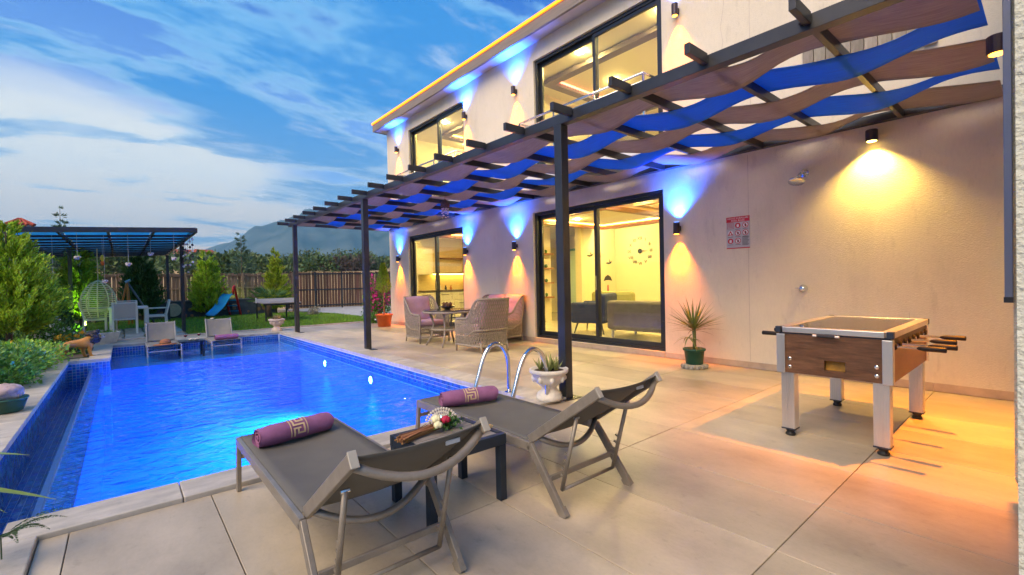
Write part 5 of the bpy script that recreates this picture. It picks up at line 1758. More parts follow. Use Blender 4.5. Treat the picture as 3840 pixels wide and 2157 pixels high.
# green pot with pink stone at the left edge
t = thing('green_pot', 'green bowl pot holding a pinkish rock at the left edge', 'pot', (-0.90, 6.70, 0.030))
MB().lathe([(0.10, 0), (0.12, 0.008), (0.155, 0.12), (0.165, 0.125), (0.16, 0.14), (0.14, 0.13)], 26).build('pot', grn, t, smooth=True)
b = MB().ball((0, 0, 0.19), 0.12, 14, 10, 0.22, (1.05, 1.05, 0.75)); b.build('rock', mat('pink_rock', (0.42, 0.33, 0.34), 0.9, var=0.35, vscale=14, bump=0.6, bscale=30), t, smooth=True)

# sword leaves reaching in from the left edge close to the camera
t = thing('sword_plant', 'long green sword leaves reaching in from the left edge', 'plant', (-1.15, 3.95, -0.06))
MB().tube([(0, 0, 0), (0, 0, 0.42)], [0.03, 0.022], 8).build('stem', mat('yucca_stem'), t)
sw = mat('sword_leaf', (0.15, 0.22, 0.03), 0.42, color2=(0.22, 0.30, 0.05), vscale=5)
def blade(p, q, w, mid):
    p, q, mid = Vector(p), Vector(q), Vector(mid)
    b = MB(); n = 10
    for k in range(n + 1):
        u = k / n
        c = p * (1 - u) ** 2 + mid * 2 * u * (1 - u) + q * u * u
        d = ((mid - p) * (1 - u) + (q - mid) * u).normalized()
        s = d.cross(Vector((0, 0, 1))).normalized()
        ww = w * (1 - u ** 3.0) + 0.0006
        b.v += [tuple(c - s * ww + Vector((0, 0, ww * 0.3))), tuple(c - Vector((0, 0, ww * 0.3))), tuple(c + s * ww + Vector((0, 0, ww * 0.3))), tuple(c + Vector((0, 0, 0.002)))]
    for k in range(n):
        for e in range(4):
            b.f.append((k * 4 + e, k * 4 + (e + 1) % 4, k * 4 + 4 + (e + 1) % 4, k * 4 + 4 + e))
    b.build('leaf', sw, t)
blade((0.02, 0, 0.38), (0.763, -0.49, 0.42), 0.028, (0.45, -0.3, 0.48))
blade((0.02, -0.02, 0.36), (0.862, -0.577, 0.186), 0.032, (0.5, -0.32, 0.30))
blade((0.02, -0.02, 0.34), (0.664, -0.411, 0.12), 0.024, (0.42, -0.26, 0.34))
for k in range(12):
    a = R(100 + 17 * k)
    blade((0, 0, 0.38), (0.55 * math.cos(a), 0.55 * math.sin(a), 0.50 + 0.12 * (k % 3)), 0.016, (0.3 * math.cos(a), 0.3 * math.sin(a), 0.66))
t = thing('fern', 'dark feathery fern sprig at the lower left corner', 'plant', (-0.435, 3.02, 0.030))
fm_ = leafmat('fern_leaf', (0.05, 0.10, 0.04), 0.3, 0.2)
rs = np.random.RandomState(8)
for k in range(9):
    a = R(150 + 28 * k)
    d = np.array([math.cos(a), math.sin(a), 0])
    u = np.linspace(0.1, 1, 26)
    C = np.outer(u * 0.22, d) + np.outer(0.10 + 0.05 * np.sin(u * 2.4), [0, 0, 1])
    s = np.array([-d[1], d[0], 0])
    P2 = np.concatenate([C, C]); D2v = np.concatenate([np.tile(d * 0.6 + s, (26, 1)), np.tile(d * 0.6 - s, (26, 1))])
    V, F = leaves(P2, D2v, np.concatenate([0.05 * (1.1 - u)] * 2), 0.007, rs)
    np_mesh('frond', V, F, fm_, t)
MB().tube([(0, 0, 0), (0, 0, 0.10)], 0.003, 5).build('stem', fm_, t)

# ---- lion statue
def lion():
    t = thing('lion_statue', 'golden painted lion statue with a dark mane at the pool corner', 'statue', (-0.60, 11.32, 0.002), R(14))
    vs, es, rad = [], [], []
    def v(x, y, z, r):
        vs.append((x, y, z)); rad.append(r); return len(vs) - 1
    def chain(ids):
        for a, b in zip(ids, ids[1:]): es.append((a, b))
    rump = v(-0.22, 0, 0.265, 0.072); belly = v(-0.08, 0, 0.265, 0.068); chest = v(0.08, 0, 0.27, 0.082); neck = v(0.17, 0, 0.33, 0.070); head = v(0.245, 0, 0.375, 0.058); muz = v(0.305, 0, 0.355, 0.034)
    chain([rump, belly, chest, neck, head, muz])
    for s in (-1, 1):
        y = s * 0.055
        dx = 0.035 * s
        h = v(-0.235 + dx, y, 0.20, 0.052); k = v(-0.19 + dx, y, 0.135, 0.034); hk = v(-0.245 + dx, y, 0.075, 0.022); pw = v(-0.235 + dx, y, 0.022, 0.024); to = v(-0.195 + dx, y, 0.018, 0.020)
        chain([rump, h, k, hk, pw, to])
        sh = v(0.095 - dx, y, 0.205, 0.045); el = v(0.085 - dx, y, 0.13, 0.030); wr = v(0.10 - dx, y, 0.06, 0.024); p2 = v(0.105 - dx, y, 0.022, 0.026); t2 = v(0.145 - dx, y, 0.018, 0.022)
        chain([chest, sh, el, wr, p2, t2])
    t1 = v(-0.30, 0, 0.25, 0.018); t2 = v(-0.335, 0.0, 0.16, 0.014); t3 = v(-0.32, 0.02, 0.06, 0.015)
    chain([rump, t1, t2, t3])
    me = bpy.data.meshes.new('body')
    me.from_pydata(vs, es, [])
    o = bpy.data.objects.new('body', me)
    COL.objects.link(o)
    o.parent = t
    sk = o.modifiers.new('skin', 'SKIN')
    bm_l = me.skin_vertices if len(me.skin_vertices) else None
    if bm_l is None:
        bm = bmesh.new(); bm.from_mesh(me); bm.verts.layers.skin.verify(); bm.to_mesh(me); bm.free()
    for i, sv_ in enumerate(me.skin_vertices[0].data):
        sv_.radius = (rad[i], rad[i])
        sv_.use_root = (i == 0)
    ss = o.modifiers.new('sub', 'SUBSURF'); ss.levels = 2; ss.render_levels = 2
    me.materials.append(mat('lion_gold', (0.42, 0.17, 0.025), 0.45, color2=(0.52, 0.26, 0.07), vscale=9, bump=0.15, bscale=40))
    mane = mat('mane_black', (0.016, 0.016, 0.026), 0.6, bump=0.6, bscale=50)
    b = MB()
    rr = random.Random(3)
    for k in range(70):
        a = rr.uniform(0, 2 * math.pi); u = rr.random()
        cx = 0.12 + 0.13 * u
        r_ = 0.085 + 0.012 * rr.random()
        b.ball((cx, r_ * math.cos(a) * 0.95, 0.325 + 0.05 * u + r_ * math.sin(a)), 0.034, 7, 5, 0.25, (1.3, 0.9, 0.9))
    b.build('mane', mane, t, smooth=True)
    MB().ball((0.318, 0, 0.352), 0.030, 10, 7, 0.05, (1.1, 0.95, 0.8)).build('muzzle', mat('lion_cream', (0.60, 0.52, 0.34), 0.5), t, smooth=True)
    MB().ball((0.345, 0, 0.368), 0.010, 8, 5, 0.0).build('nose', mane, t, smooth=True)
    for s in (-1, 1):
        MB().ball((0.225, s * 0.048, 0.432), 0.017, 8, 5, 0.0).build('ear', mat('lion_gold'), t, smooth=True)
        MB().ball((0.292, s * 0.030, 0.388), 0.0065, 8, 5, 0.0).build('eye', mane, t)
        MB().ball((0.145 - 0.035 * s + 0.005, s * 0.055, 0.016), 0.020, 8, 5, 0.1, (1.3, 1, 0.8)).build('paw', mane, t, smooth=True)
    MB().ball((-0.32, 0.02, 0.05), 0.022, 8, 6, 0.2).build('tail_tuft', mane, t)
    MB().prism([(0.30 * math.cos(k * math.pi / 10) - 0.03, 0.13 * math.sin(k * math.pi / 10)) for k in range(20)], -0.003, 0.010).build('base', mat('base_green', (0.06, 0.08, 0.04), 0.8), t)
lion()

# white stone planter box near the lion
t = thing('stone_planter', 'whitish square stone planter behind the lion statue', 'planter', (-0.28, 14.1, 0.002), R(8))
MB().add([(-0.14, -0.14, 0), (0.14, -0.14, 0), (0.14, 0.14, 0), (-0.14, 0.14, 0), (-0.21, -0.21, 0.25), (0.21, -0.21, 0.25), (0.21, 0.21, 0.25), (-0.21, 0.21, 0.25), (-0.17, -0.17, 0.25), (0.17, -0.17, 0.25), (0.17, 0.17, 0.25), (-0.17, 0.17, 0.25), (-0.16, -0.16, 0.2), (0.16, -0.16, 0.2), (0.16, 0.16, 0.2), (-0.16, 0.16, 0.2)],
         [(0, 3, 2, 1), (0, 1, 5, 4), (1, 2, 6, 5), (2, 3, 7, 6), (3, 0, 4, 7), (4, 5, 9, 8), (5, 6, 10, 9), (6, 7, 11, 10), (7, 4, 8, 11), (8, 9, 13, 12), (9, 10, 14, 13), (10, 11, 15, 14), (11, 8, 12, 15), (12, 13, 14, 15)]).build('box', plaster, t)
rs = np.random.RandomState(2)
V, F = leaves(rs.randn(160, 3) * [0.06, 0.06, 0.02] + [0, 0, 0.22], rs.randn(160, 3) + [0, 0, 0.8], 0.07, 0.02, rs)
np_mesh('foliage', V, F, SHG, t)
# glasses and low table in the pool
t = thing('pool_table', 'low dark table standing in the pool between the pale loungers', 'side table', (1.13, 12.22, -0.268))
for sx in (-1, 1):
    for sy in (-1, 1):
        MB().box(sx * 0.20 - 0.02, sx * 0.20 + 0.02, sy * 0.2 - 0.02, sy * 0.2 + 0.02, 0, 0.31).build('leg', navy_fr, t)
MB().box(-0.225, 0.225, -0.225, 0.225, 0.311, 0.35).build('table_top', navy_fr, t, bevel=0.003)
gl_m = clear('drinking_glass', (0.9, 0.92, 0.92), 1.45, 0.0)
wine = mat('red_wine', (0.20, 0.004, 0.02), 0.1)
for x, y, lab in ((-0.10, -0.02, 'left'), (0.15, 0.05, 'right')):
    g_ = thing('wine_glass', 'glass of red wine on the ' + lab + ' of the low table in the pool', 'wine glass', (1.13 + x, 12.22 + y, 0.083), 0, 'wine glasses in the pool')
    MB().lathe([(0.03, 0), (0.03, 0.003), (0.004, 0.008), (0.004, 0.07), (0.025, 0.085), (0.038, 0.11), (0.034, 0.15)], 16).build('glass', gl_m, g_, smooth=True)
    MB().lathe([(0.004, 0.076), (0.023, 0.087), (0.034, 0.108), (0.033, 0.118), (0.001, 0.118)], 16).build('wine', wine, g_, smooth=True)
for x, lab in ((-0.02, 'left'), (0.08, 'right')):
    g_ = thing('glass_bowl', 'small glass bowl on the low pool table, ' + lab + ' one of two', 'bowl', (1.13 + x, 12.10, 0.083), 0, 'glass bowls in the pool')
    MB().lathe([(0.02, 0), (0.04, 0.02), (0.043, 0.045), (0.036, 0.04), (0.03, 0.015), (0.001, 0.008)], 16).build('bowl', mat('bowl_glass', (0.5, 0.5, 0.48), 0.1, spec=0.8), g_, smooth=True)
t = thing('white_flower', 'single white flower laid on top of the lounger by the rolled towel', 'flower', (1.63, 13.0, 0.475))
for k in range(6):
    MB().ball((0.022 * math.cos(k * 1.05), 0.022 * math.sin(k * 1.05), 0.012), 0.02, 7, 5, 0.2, (1, 1, 0.5)).build('petal', mat('white_petal'), t, smooth=True)
MB().ball((0, 0, 0.022), 0.012, 7, 5).build('centre', mat('yellow_petal'), t)

# ---- planting bed and garden paving
struct(MB().add([(-9, -3, -0.05), (-1.022, -3, -0.05), (-1.022, 14.7, -0.05), (-9, 14.7, -0.05)], [(0, 1, 2, 3)]).build('planting_bed', mat('bed_soil', (0.05, 0.045, 0.03), 1.0, var=0.4, vscale=4, bump=0.6, bscale=25)))
pave = struct(MB().add([(-2.2, 14.72, -0.035), (1.35, 14.72, -0.035), (1.35, 19.0, -0.035), (-2.2, 19.0, -0.035)], [(0, 1, 2, 3)]).build('garden_path', mat('path_joint', (0.20, 0.19, 0.10), 1.0, var=0.4, vscale=6)))
flag = mat('flagstone', (0.30, 0.30, 0.26), 0.8, color2=(0.52, 0.50, 0.42), vscale=6, objrand=0.22, bump=0.3, bscale=30)
rf = random.Random(5)
for i in range(8):
    for j in range(9):
        x, y = -2.15 + i * 0.44, 14.76 + j * 0.47
        w, d = rf.uniform(0.34, 0.41), rf.uniform(0.36, 0.44)
        if x + w > 1.33:
            continue
        pts = [(0, 0.02), (w * 0.5, -0.01), (w, 0.0), (w + 0.01, d * 0.5), (w * 0.97, d), (w * 0.4, d + 0.01), (0.0, d * 0.98), (-0.01, d * 0.5)]
        MB().prism([(a + rf.uniform(-0.015, 0.015), b + rf.uniform(-0.015, 0.015)) for a, b in pts], 0, 0.03).build('flagstone', flag, pave, loc=(x, y, -0.034))
yard = struct(MB().add([(6.34, 12.5, -0.04), (16, 12.5, -0.04), (16, 27.2, -0.04), (6.4, 27.2, -0.04), (7.32, 20.5, -0.04), (7.22, 16.6, -0.04)], [(0, 1, 2, 3, 4, 5)]).build('gravel_yard', mat('grey_gravel', (0.30, 0.31, 0.31), 0.95, color2=(0.48, 0.48, 0.46), vscale=3, bump=0.5, bscale=40)))

# ---- garden pergola with blue sheets
gp = thing('garden_pergola', 'dark metal garden pergola roofed with blue sheets, left of the pool', 'pergola', (0, 18.3, 0))
XL, XR, Y0, Y1 = -4.2, 1.40, 13.45, 23.2
def gz(x):
    return 2.62 + 0.05 * (x - 1.40)
bl_sheet = mat('blue_sheet', (0.12, 0.50, 0.78), 0.5, var=0.1, vscale=3, trans=0.75)
def gbar(nm, p, q, w, h, m=dark_metal):
    b = MB(); b.bar((p[0], p[1] - 18.3, p[2]), (q[0], q[1] - 18.3, q[2]), w, h); return b.build(nm, m, gp)
for y in (Y0, Y1):
    gbar('edge_beam', (XL, y, gz(XL)), (XR, y, gz(XR)), 0.08, 0.11)
for x in (XL, XR):
    gbar('side_beam', (x, Y0 + 0.042, gz(x)), (x, Y1 - 0.042, gz(x)), 0.08, 0.11)
nx_, ny_ = 7, 11
for i in range(1, nx_):
    x = XL + (XR - XL) * i / nx_
    gbar('rafter', (x, Y0 + 0.042, gz(x) - 0.02), (x, Y1 - 0.042, gz(x) - 0.02), 0.05, 0.07)
for j in range(1, ny_):
    y = Y0 + (Y1 - Y0) * j / ny_
    gbar('purlin', (XL + 0.042, y, gz(XL) - 0.062), (XR - 0.042, y, gz(XR) - 0.062), 0.07, 0.05)
for i in range(nx_):
    x0, x1 = XL + (XR - XL) * i / nx_ + 0.03, XL + (XR - XL) * (i + 1) / nx_ - 0.03
    b = MB()
    z0, z1 = gz(x0) + 0.03, gz(x1) + 0.03
    b.add([(x0, Y0 - 18.3 + 0.06, z0), (x1, Y0 - 18.3 + 0.06, z1), (x1, Y1 - 18.3 - 0.06, z1), (x0, Y1 - 18.3 - 0.06, z0), (x0, Y0 - 18.3 + 0.06, z0 + 0.008), (x1, Y0 - 18.3 + 0.06, z1 + 0.008), (x1, Y1 - 18.3 - 0.06, z1 + 0.008), (x0, Y1 - 18.3 - 0.06, z0 + 0.008)],
          [(0, 3, 2, 1), (4, 5, 6, 7), (0, 1, 5, 4), (1, 2, 6, 5), (2, 3, 7, 6), (3, 0, 4, 7)])
    b.build('roof_sheet', bl_sheet, gp)
for x, y in ((1.36, 16.5), (1.38, 22.4), (-1.15, 18.8), (-4.1, 16.5), (-4.1, 22.4)):
    gbar('post', (x, y, -0.05), (x, y, gz(x) - 0.09), 0.09, 0.09)
gbar('brace', (1.36, 16.45, 2.0), (1.36, 15.9, gz(1.36) - 0.06), 0.05, 0.05)
# strings of shells under the roof edge
ss = mat('string', (0.5, 0.48, 0.42), 0.9)
pale = mat('pale_shell', (0.55, 0.50, 0.46), 0.5, objrand=0.2)
rs5 = random.Random(11)
for k in range(12):
    if k < 7:
        x, y, ln = -1.55 + 0.42 * k, Y0 + 0.1 + 0.5 * (k % 2), [0.62, 0.95, 0.52, 1.05, 0.7, 0.45, 0.6][k]
        lab = ['leftmost', 'second', 'third', 'fourth', 'fifth', 'sixth', 'rightmost'][k] + ' white shell string under the front edge of the garden pergola' + ('' if k in (0, 6) else ', counted from the left')
        grp = 'shell strings along the front edge'
    else:
        x, y, ln = XR - 0.05, Y0 + 0.25 + 0.55 * (k - 7), rs5.uniform(0.5, 0.95)
        lab = ['nearest', 'second nearest', 'middle', 'second farthest', 'farthest'][k - 7] + ' dark shell string along the right side of the garden pergola'
        grp = 'shell strings along the right side'
    zt = gz(x) - 0.056
    t = thing('shell_string', lab, 'wind chime', (x, y, zt), 0, grp)
    MB().tube([(0, 0, 0), (0, 0, -ln)], 0.004, 4).build('string', ss if k < 7 else dark_metal, t)
    if k < 7:
        for q in range(5):
            MB().ball((0.03 * math.cos(q * 1.3), 0.03 * math.sin(q * 1.3), -ln - 0.03 * (q % 2)), 0.035, 7, 5, 0.3, (1, 1, 0.7)).build('shell', pale, t)
    else:
        for q in range(5):
            MB().ball((0, 0, -ln * (q + 1) / 5), 0.03, 7, 5, 0.3).build('shell', dark_metal if q % 2 else pale, t)
# colourful hanging lantern
t = thing('hanging_fish', 'small orange and yellow hanging ornament under the garden pergola', 'ornament', (-0.33, 14.6, gz(-0.33) - 0.1))
MB().tube([(0, 0, 0.04), (0, 0, -0.40)], 0.004, 4).build('string', ss, t)
MB().ball((0, 0, -0.46), 0.06, 10, 8, 0.15, (0.7, 0.7, 1.3)).build('body', mat('yellow_petal'), t)
MB().ball((0, 0, -0.58), 0.05, 8, 6, 0.2, (0.8, 0.8, 1.0)).build('tail', mat('orange_petal'), t)

# ---- egg chair
ecm = mat('cream_rattan', (0.70, 0.68, 0.38), 0.6, var=0.12, vscale=20)
t = thing('egg_chair', 'cream rattan egg chair hanging under the garden pergola', 'hanging chair', (-0.52, 17.95, 0.42), R(-20))
def egg(v):         # 0 bottom .. 1 top -> radius, z
    z = 1.08 * v
    r = 0.40 * (math.sin(math.pi * min(1, (v * 0.86 + 0.14))) ** 0.62) if v < 0.999 else 0.0
    return max(r, 0.012), z
for k in range(19):
    v = 0.03 + 0.94 * k / 18
    r_, z = egg(v)
    MB().tube([(r_ * math.cos(R(-215 + 250 * q / 20)), r_ * math.sin(R(-215 + 250 * q / 20)), z) for q in range(21)], 0.013, 6).build('hoop', ecm, t, smooth=True)
for k in range(8):
    a = R(-215 + 250 * k / 7)
    MB().tube([((egg(u / 12)[0] + 0.005) * math.cos(a), (egg(u / 12)[0] + 0.005) * math.sin(a), egg(u / 12)[1]) for u in range(13)], 0.016, 6).build('rib', ecm, t, smooth=True)
MB().lathe([(0.10, 0.16), (0.34, 0.20), (0.35, 0.27), (0.1, 0.30), (0.001, 0.30)], 20).build('cushion', mat('cream_cushion', (0.6, 0.58, 0.42), 0.9), t, smooth=True)
MB().tube([(0, 0, 1.06), (0, 0, 2.0)], 0.014, 6).build('rope', mat('rope', (0.5, 0.42, 0.25), 0.9), t)

# ---- white garden table and chairs
gw = mat('white_resin', (0.78, 0.77, 0.70), 0.5, var=0.06, vscale=5)
gmesh = mat('grey_textilene', (0.56, 0.53, 0.50), 0.7)
t = thing('garden_table', 'white square garden table between the white chairs', 'table', (0.14, 17.95, -0.03))
for sx in (-1, 1):
    for sy in (-1, 1):
        MB().box(sx * 0.40 - 0.035, sx * 0.40 + 0.035, sy * 0.40 - 0.035, sy * 0.40 + 0.035, 0.02, 0.668).build('leg', gw, t, bevel=0.005)
MB().box(-0.45, 0.45, -0.45, 0.45, 0.67, 0.74).build('table_top', gw, t, bevel=0.006)
MB().lathe([(0.03, 0.741), (0.035, 0.78), (0.02, 0.80)], 12, c=(0.15, 0.05, 0)).build('candle', dark_metal, t)
def gchair(label, loc, rz):
    t = thing('garden_chair', label, 'chair', loc, rz, 'white garden chairs')
    for s in (-1, 1):
        x = s * 0.25
        b = MB(); b.bar((x, 0.24, 0.01), (x, 0.24, 0.62), 0.045, 0.05, (0, 1, 0)); b.build('leg', gw, t, bevel=0.004)
        b = MB(); b.bar((x, -0.24, 0.01), (x, -0.22, 0.42), 0.045, 0.05, (0, 1, 0)); b.build('leg', gw, t, bevel=0.004)
        b = MB(); b.bar((x, -0.22, 0.422), (x, -0.32, 0.86), 0.045, 0.045, (0, 1, 0)); b.build('back_post', gw, t, bevel=0.004)
        MB().box(x - 0.028, x + 0.028, -0.25, 0.27, 0.622, 0.65).build('armrest', gw, t, bevel=0.004)
        MB().box(x - 0.02, x + 0.02, -0.19, 0.214, 0.36, 0.42).build('seat_rail', gw, t)
    MB().box(-0.226, 0.226, -0.22, 0.26, 0.40, 0.43).build('seat', gmesh, t, bevel=0.004)
    b = MB(); b.bar((0, -0.232, 0.46), (0, -0.318, 0.845), 0.45, 0.02, (0, 1, 0.2)); b.build('back_panel', gmesh, t)
    b = MB(); b.bar((-0.272, -0.322, 0.875), (0.272, -0.322, 0.875), 0.04, 0.03); b.build('top_rail', gw, t)
gchair('white garden chair with its grey back to the pool', (0.05, 16.72, -0.02), R(0))
gchair('white garden chair on the left side of the white table', (-0.62, 18.2, -0.02), R(-90))
gchair('white garden chair on the right side of the white table', (0.84, 18.5, -0.02), R(90))
gchair('white garden chair on the far side of the white table', (0.10, 18.85, -0.02), R(180))

# ---- swing frame, slide, table tennis
t = thing('swing_frame', 'orange and grey swing frame under the dark cypress', 'swing', (0.15, 21.3, -0.045))
for q, m in (((-0.32, 0.0), mat('orange_tube', (0.60, 0.20, 0.02), 0.5)), ((0.02, -0.25), mat('orange_tube')), ((0.12, 0.25), mat('orange_tube')), ((0.75, 0.0), mat('grey_tube', (0.13, 0.16, 0.18), 0.5))):
    MB().tube([(0, 0, 1.55), (q[0], q[1], 0)], 0.03, 8).build('leg', m, t, smooth=True)
MB().tube([(-0.05, 0, 1.52), (0.1, 0.0, 1.60)], 0.05, 8).build('joint', alu, t)
red = mat('red_plastic', (0.48, 0.012, 0.015), 0.35)
skyb = mat('sky_blue_plastic', (0.01, 0.26, 0.55), 0.3)
t = thing('toy_slide', 'child slide with a sky-blue chute and red ladder on the lawn', 'slide', (3.25, 22.9, -0.045), R(-38))
def chute(u, v):
    y = 0.45 - 1.25 * v
    z = 0.86 * (1 - v) ** 1.25 + 0.10 + 0.02 * math.sin(v * 9)
    x = (u - 0.5) * 0.46
    lip = 0.09 * (abs(2 * u - 1) ** 5)
    return (x, y, z + lip)
b = MB().grid(chute, 12, 14)
o = b.build('chute', skyb, t, smooth=True); m_ = o.modifiers.new('solid', 'SOLIDIFY'); m_.thickness = 0.03
for s in (-1, 1):
    b = MB(); b.bar((s * 0.23, 0.50, 1.32), (s * 0.23, 0.98, 0.0), 0.06, 0.11, (0, 1, 0)); b.build('ladder_side', red, t, bevel=0.015)
    MB().tube([(s * 0.23, 0.40, 0.95), (s * 0.23, 0.42, 1.25), (s * 0.23, 0.52, 1.33)], 0.04, 8).build('grab_rail', red, t, smooth=True)
for k in range(4):
    z = 0.2 + 0.24 * k
    MB().box(-0.2, 0.2, 0.93 - 0.365 * z - 0.05, 0.93 - 0.365 * z + 0.03, z, z + 0.04).build('rung', skyb, t)
t = thing('table_tennis_table', 'grey table tennis table on the lawn behind the pergola post', 'game table', (4.42, 18.9, -0.045), R(-4))
MB().box(-0.62, 0.62, -1.2, 1.2, 0.66, 0.69).build('table_top', mat('grey_board', (0.30, 0.25, 0.24), 0.35, var=0.1, vscale=3), t)
MB().box(-0.62, 0.62, -1.2, 1.2, 0.6915, 0.6935).build('border', mat('grey_board'), t) if False else None
for sx in (-1, 1):
    for sy in (-1, 1):
        MB().box(sx * 0.52 - 0.025, sx * 0.52 + 0.025, sy * 1.08 - 0.025, sy * 1.08 + 0.025, 0.0, 0.659).build('leg', dark_metal, t)
MB().box(-0.6, 0.6, -1.17, -1.13, 0.60, 0.659).build('apron', dark_metal, t)
MB().box(-0.6, 0.6, 1.13, 1.17, 0.60, 0.659).build('apron', dark_metal, t)
MB().box(-0.68, 0.68, -0.005, 0.005, 0.70, 0.82).build('net', mat('white_net', (0.7, 0.7, 0.7), 0.9, trans=0.3), t)
for s in (-1, 1):
    MB().box(s * 0.68 - 0.02, s * 0.68 + 0.02, -0.02, 0.02, 0.66, 0.86).build('net_post', white_paint, t)

# ---- fan palm behind the table
t = thing('fan_palm', 'low fan palm with radiating fronds behind the table tennis table', 'palm', (4.55, 20.6, -0.05))
MB().tube([(0, 0, 0), (0, 0.02, 0.3), (0, 0, 0.62)], [0.11, 0.10, 0.09], 9).build('trunk', bark, t, smooth=True)
pm = leafmat('palm_green', (0.075, 0.165, 0.03), 0.35, 0.25)
rsn = np.random.RandomState(31)
for k in range(15):
    a = k * 2.4; el = 0.1 + 0.95 * (k / 15)
    d = np.array([math.cos(a) * math.cos(el), math.sin(a) * math.cos(el), math.sin(el)])
    st_ = np.array([0, 0, 0.62]); e = st_ + d * 0.5
    MB().tube([tuple(st_), tuple(e)], 0.009, 5).build('stalk', pm, t)
    s1 = np.cross(d, [0, 0, 1]); s1 /= np.linalg.norm(s1) + 1e-9
    fan = np.linspace(-1.35, 1.35, 24)
    Dv = np.outer(np.cos(fan), d) + np.outer(np.sin(fan), s1) + [0, 0, -0.12]
    V, F = leaves(np.tile(e, (24, 1)), Dv, 0.44 * (1 - 0.12 * np.abs(fan)), 0.030, rsn)
    np_mesh('frond', V, F, pm, t)

# ---- low wall decorated with log slices
t = thing('garden_wall', 'low dark garden wall set with round log slices', 'wall', (1.0, 23.95, -0.06))
MB().box(-4.0, 4.6, -0.12, 0.12, 0, 0.72).build('wall', mat('dark_masonry', (0.075, 0.085, 0.10), 0.9, var=0.3, vscale=4, bump=0.5, bscale=20), t)
MB().box(-4.05, 4.65, -0.16, 0.16, 0.72, 0.77).build('cap', mat('dark_cap', (0.16, 0.16, 0.17), 0.8), t)
logm = mat('log_end', (0.36, 0.30, 0.20), 0.85, var=0.25, vscale=12)
logd = mat('log_end_brown', (0.28, 0.17, 0.09), 0.85, var=0.35, vscale=12)
rl = random.Random(21)
for k in range(34):
    x = rl.uniform(-3.8, 4.4); z = rl.uniform(0.10, 0.58); r_ = rl.uniform(0.045, 0.10)
    MB().lathe([(r_, 0), (r_ * 1.03, 0.02), (r_, 0.05), (r_ * 0.96, 0.055)], 14, M=Matrix.Translation((x, -0.12, z)) @ Matrix.Rotation(R(90), 4, 'X')).build('log_slice', logd if k % 3 else logm, t)
MB().lathe([(0.27, 0), (0.275, 0.03), (0.27, 0.09), (0.262, 0.10)], 26, M=Matrix.Translation((0.62, -0.17, 0.38)) @ Matrix.Rotation(R(90), 4, 'X')).build('millstone', mat('millstone', (0.50, 0.47, 0.34), 0.85, var=0.15, vscale=10), t)

# ---- board fences and gate
plank_m = mat('fence_board', (0.085, 0.042, 0.025), 0.85, color2=(0.17, 0.09, 0.055), vscale=4, stretch=(5, 5, 0.5), objrand=0.35)
plank_g = mat('fence_board_grey', (0.15, 0.10, 0.065), 0.85, color2=(0.26, 0.18, 0.125), vscale=4, stretch=(5, 5, 0.5), objrand=0.3)
def fence(name, label, cat, p, q, z0, z1, m, w=0.14, rail=True, post=2.0, mid=None):
    p, q = Vector((*p, 0)), Vector((*q, 0))
    d = q - p; ln = d.length
    t = thing(name, label, cat, (p.x, p.y, 0), math.atan2(d.y, d.x))
    k = int(ln / w)
    rr = random.Random(int(ln * 10))
    base = MB().box(-w * 0.46, w * 0.46, -0.012, 0.012, 0, 1).mesh('board', m)
    for i in range(k):
        hh = (z1 - z0) + rr.uniform(-0.03, 0.03)
        inst('board', base, t, (w * (i + 0.5), rr.uniform(-0.008, 0.008), z0), (0, rr.uniform(-0.012, 0.012), 0), (rr.uniform(0.9, 1.0), 1, hh))
    for z in (z0 + 0.12, mid if mid else (z0 + z1) / 2, z1 - 0.1):
        MB().box(0, ln, -0.05, -0.014, z - 0.035, z + 0.035).build('rail', dark_metal if mid else m, t)
    n_ = max(1, int(ln / post))
    for i in range(n_ + 1):
        x = ln * i / n_
        MB().box(x - 0.04, x + 0.04, -0.09, -0.051, ground_z(p.x, p.y) - 0.1, z1 + 0.03).build('post', dark_metal if mid else m, t)
    return t
fence('wooden_fence', 'weathered grey-brown board fence behind the low log wall', 'fence', (-4.5, 24.6), (6.6, 25.0), 0.55, 1.86, plank_g)
fence('wooden_gate', 'dark brown board gate with metal frame beyond the lawn', 'gate', (6.7, 26.4), (12.2, 25.6), 0.02, 1.96, plank_m, 0.15, True, 1.35, 1.0)
fence('wooden_fence', 'dark board fence continuing behind the bougainvillea', 'fence', (12.3, 25.5), (18, 25.0), 0.02, 1.9, plank_m)

# ---- bougainvillea, shrubs by the corner, potted thuja in the orange pot
bush('tall magenta bougainvillea at the far corner of the villa', (7.15, 16.0, 0), (0.62, 0.6, 1.75), SHG, 41, 2600, 0.09, mat('bougainvillea', (0.62, 0.03, 0.28), 0.6, island=0.25), 260, 0.075, cat='shrub', lumps=22)
bush('small round green shrub at the foot of the villa corner', (6.05, 14.0, -0.02), (0.42, 0.40, 0.42), SHG, 42, 1500, 0.06)
bush('whitish flowering plant at the edge of the gravel', (6.3, 20.6, -0.04), (0.32, 0.3, 0.5), leafmat('pale_leaf', (0.40, 0.36, 0.28), 0.3, 0.2), 43, 500, 0.08)
t = thing('orange_pot_plant', 'young thuja with a bare stem in an orange pot at the villa corner', 'potted plant', (5.72, 12.45, 0.001))
org = mat('orange_plastic', (0.52, 0.10, 0.018), 0.45, var=0.1, vscale=5)
MB().lathe([(0.165, 0), (0.175, 0.01), (0.225, 0.315), (0.25, 0.318), (0.255, 0.355), (0.235, 0.358), (0.222, 0.33)], 30).build('pot', org, t, smooth=True)
MB().lathe([(0.225, 0.315), (0.1, 0.325), (0.001, 0.327)], 20).build('soil', mat('soil'), t)
MB().box(-0.258, -0.250, -0.02, 0.06, 0.20, 0.235).build('price_label', white_paint, t)
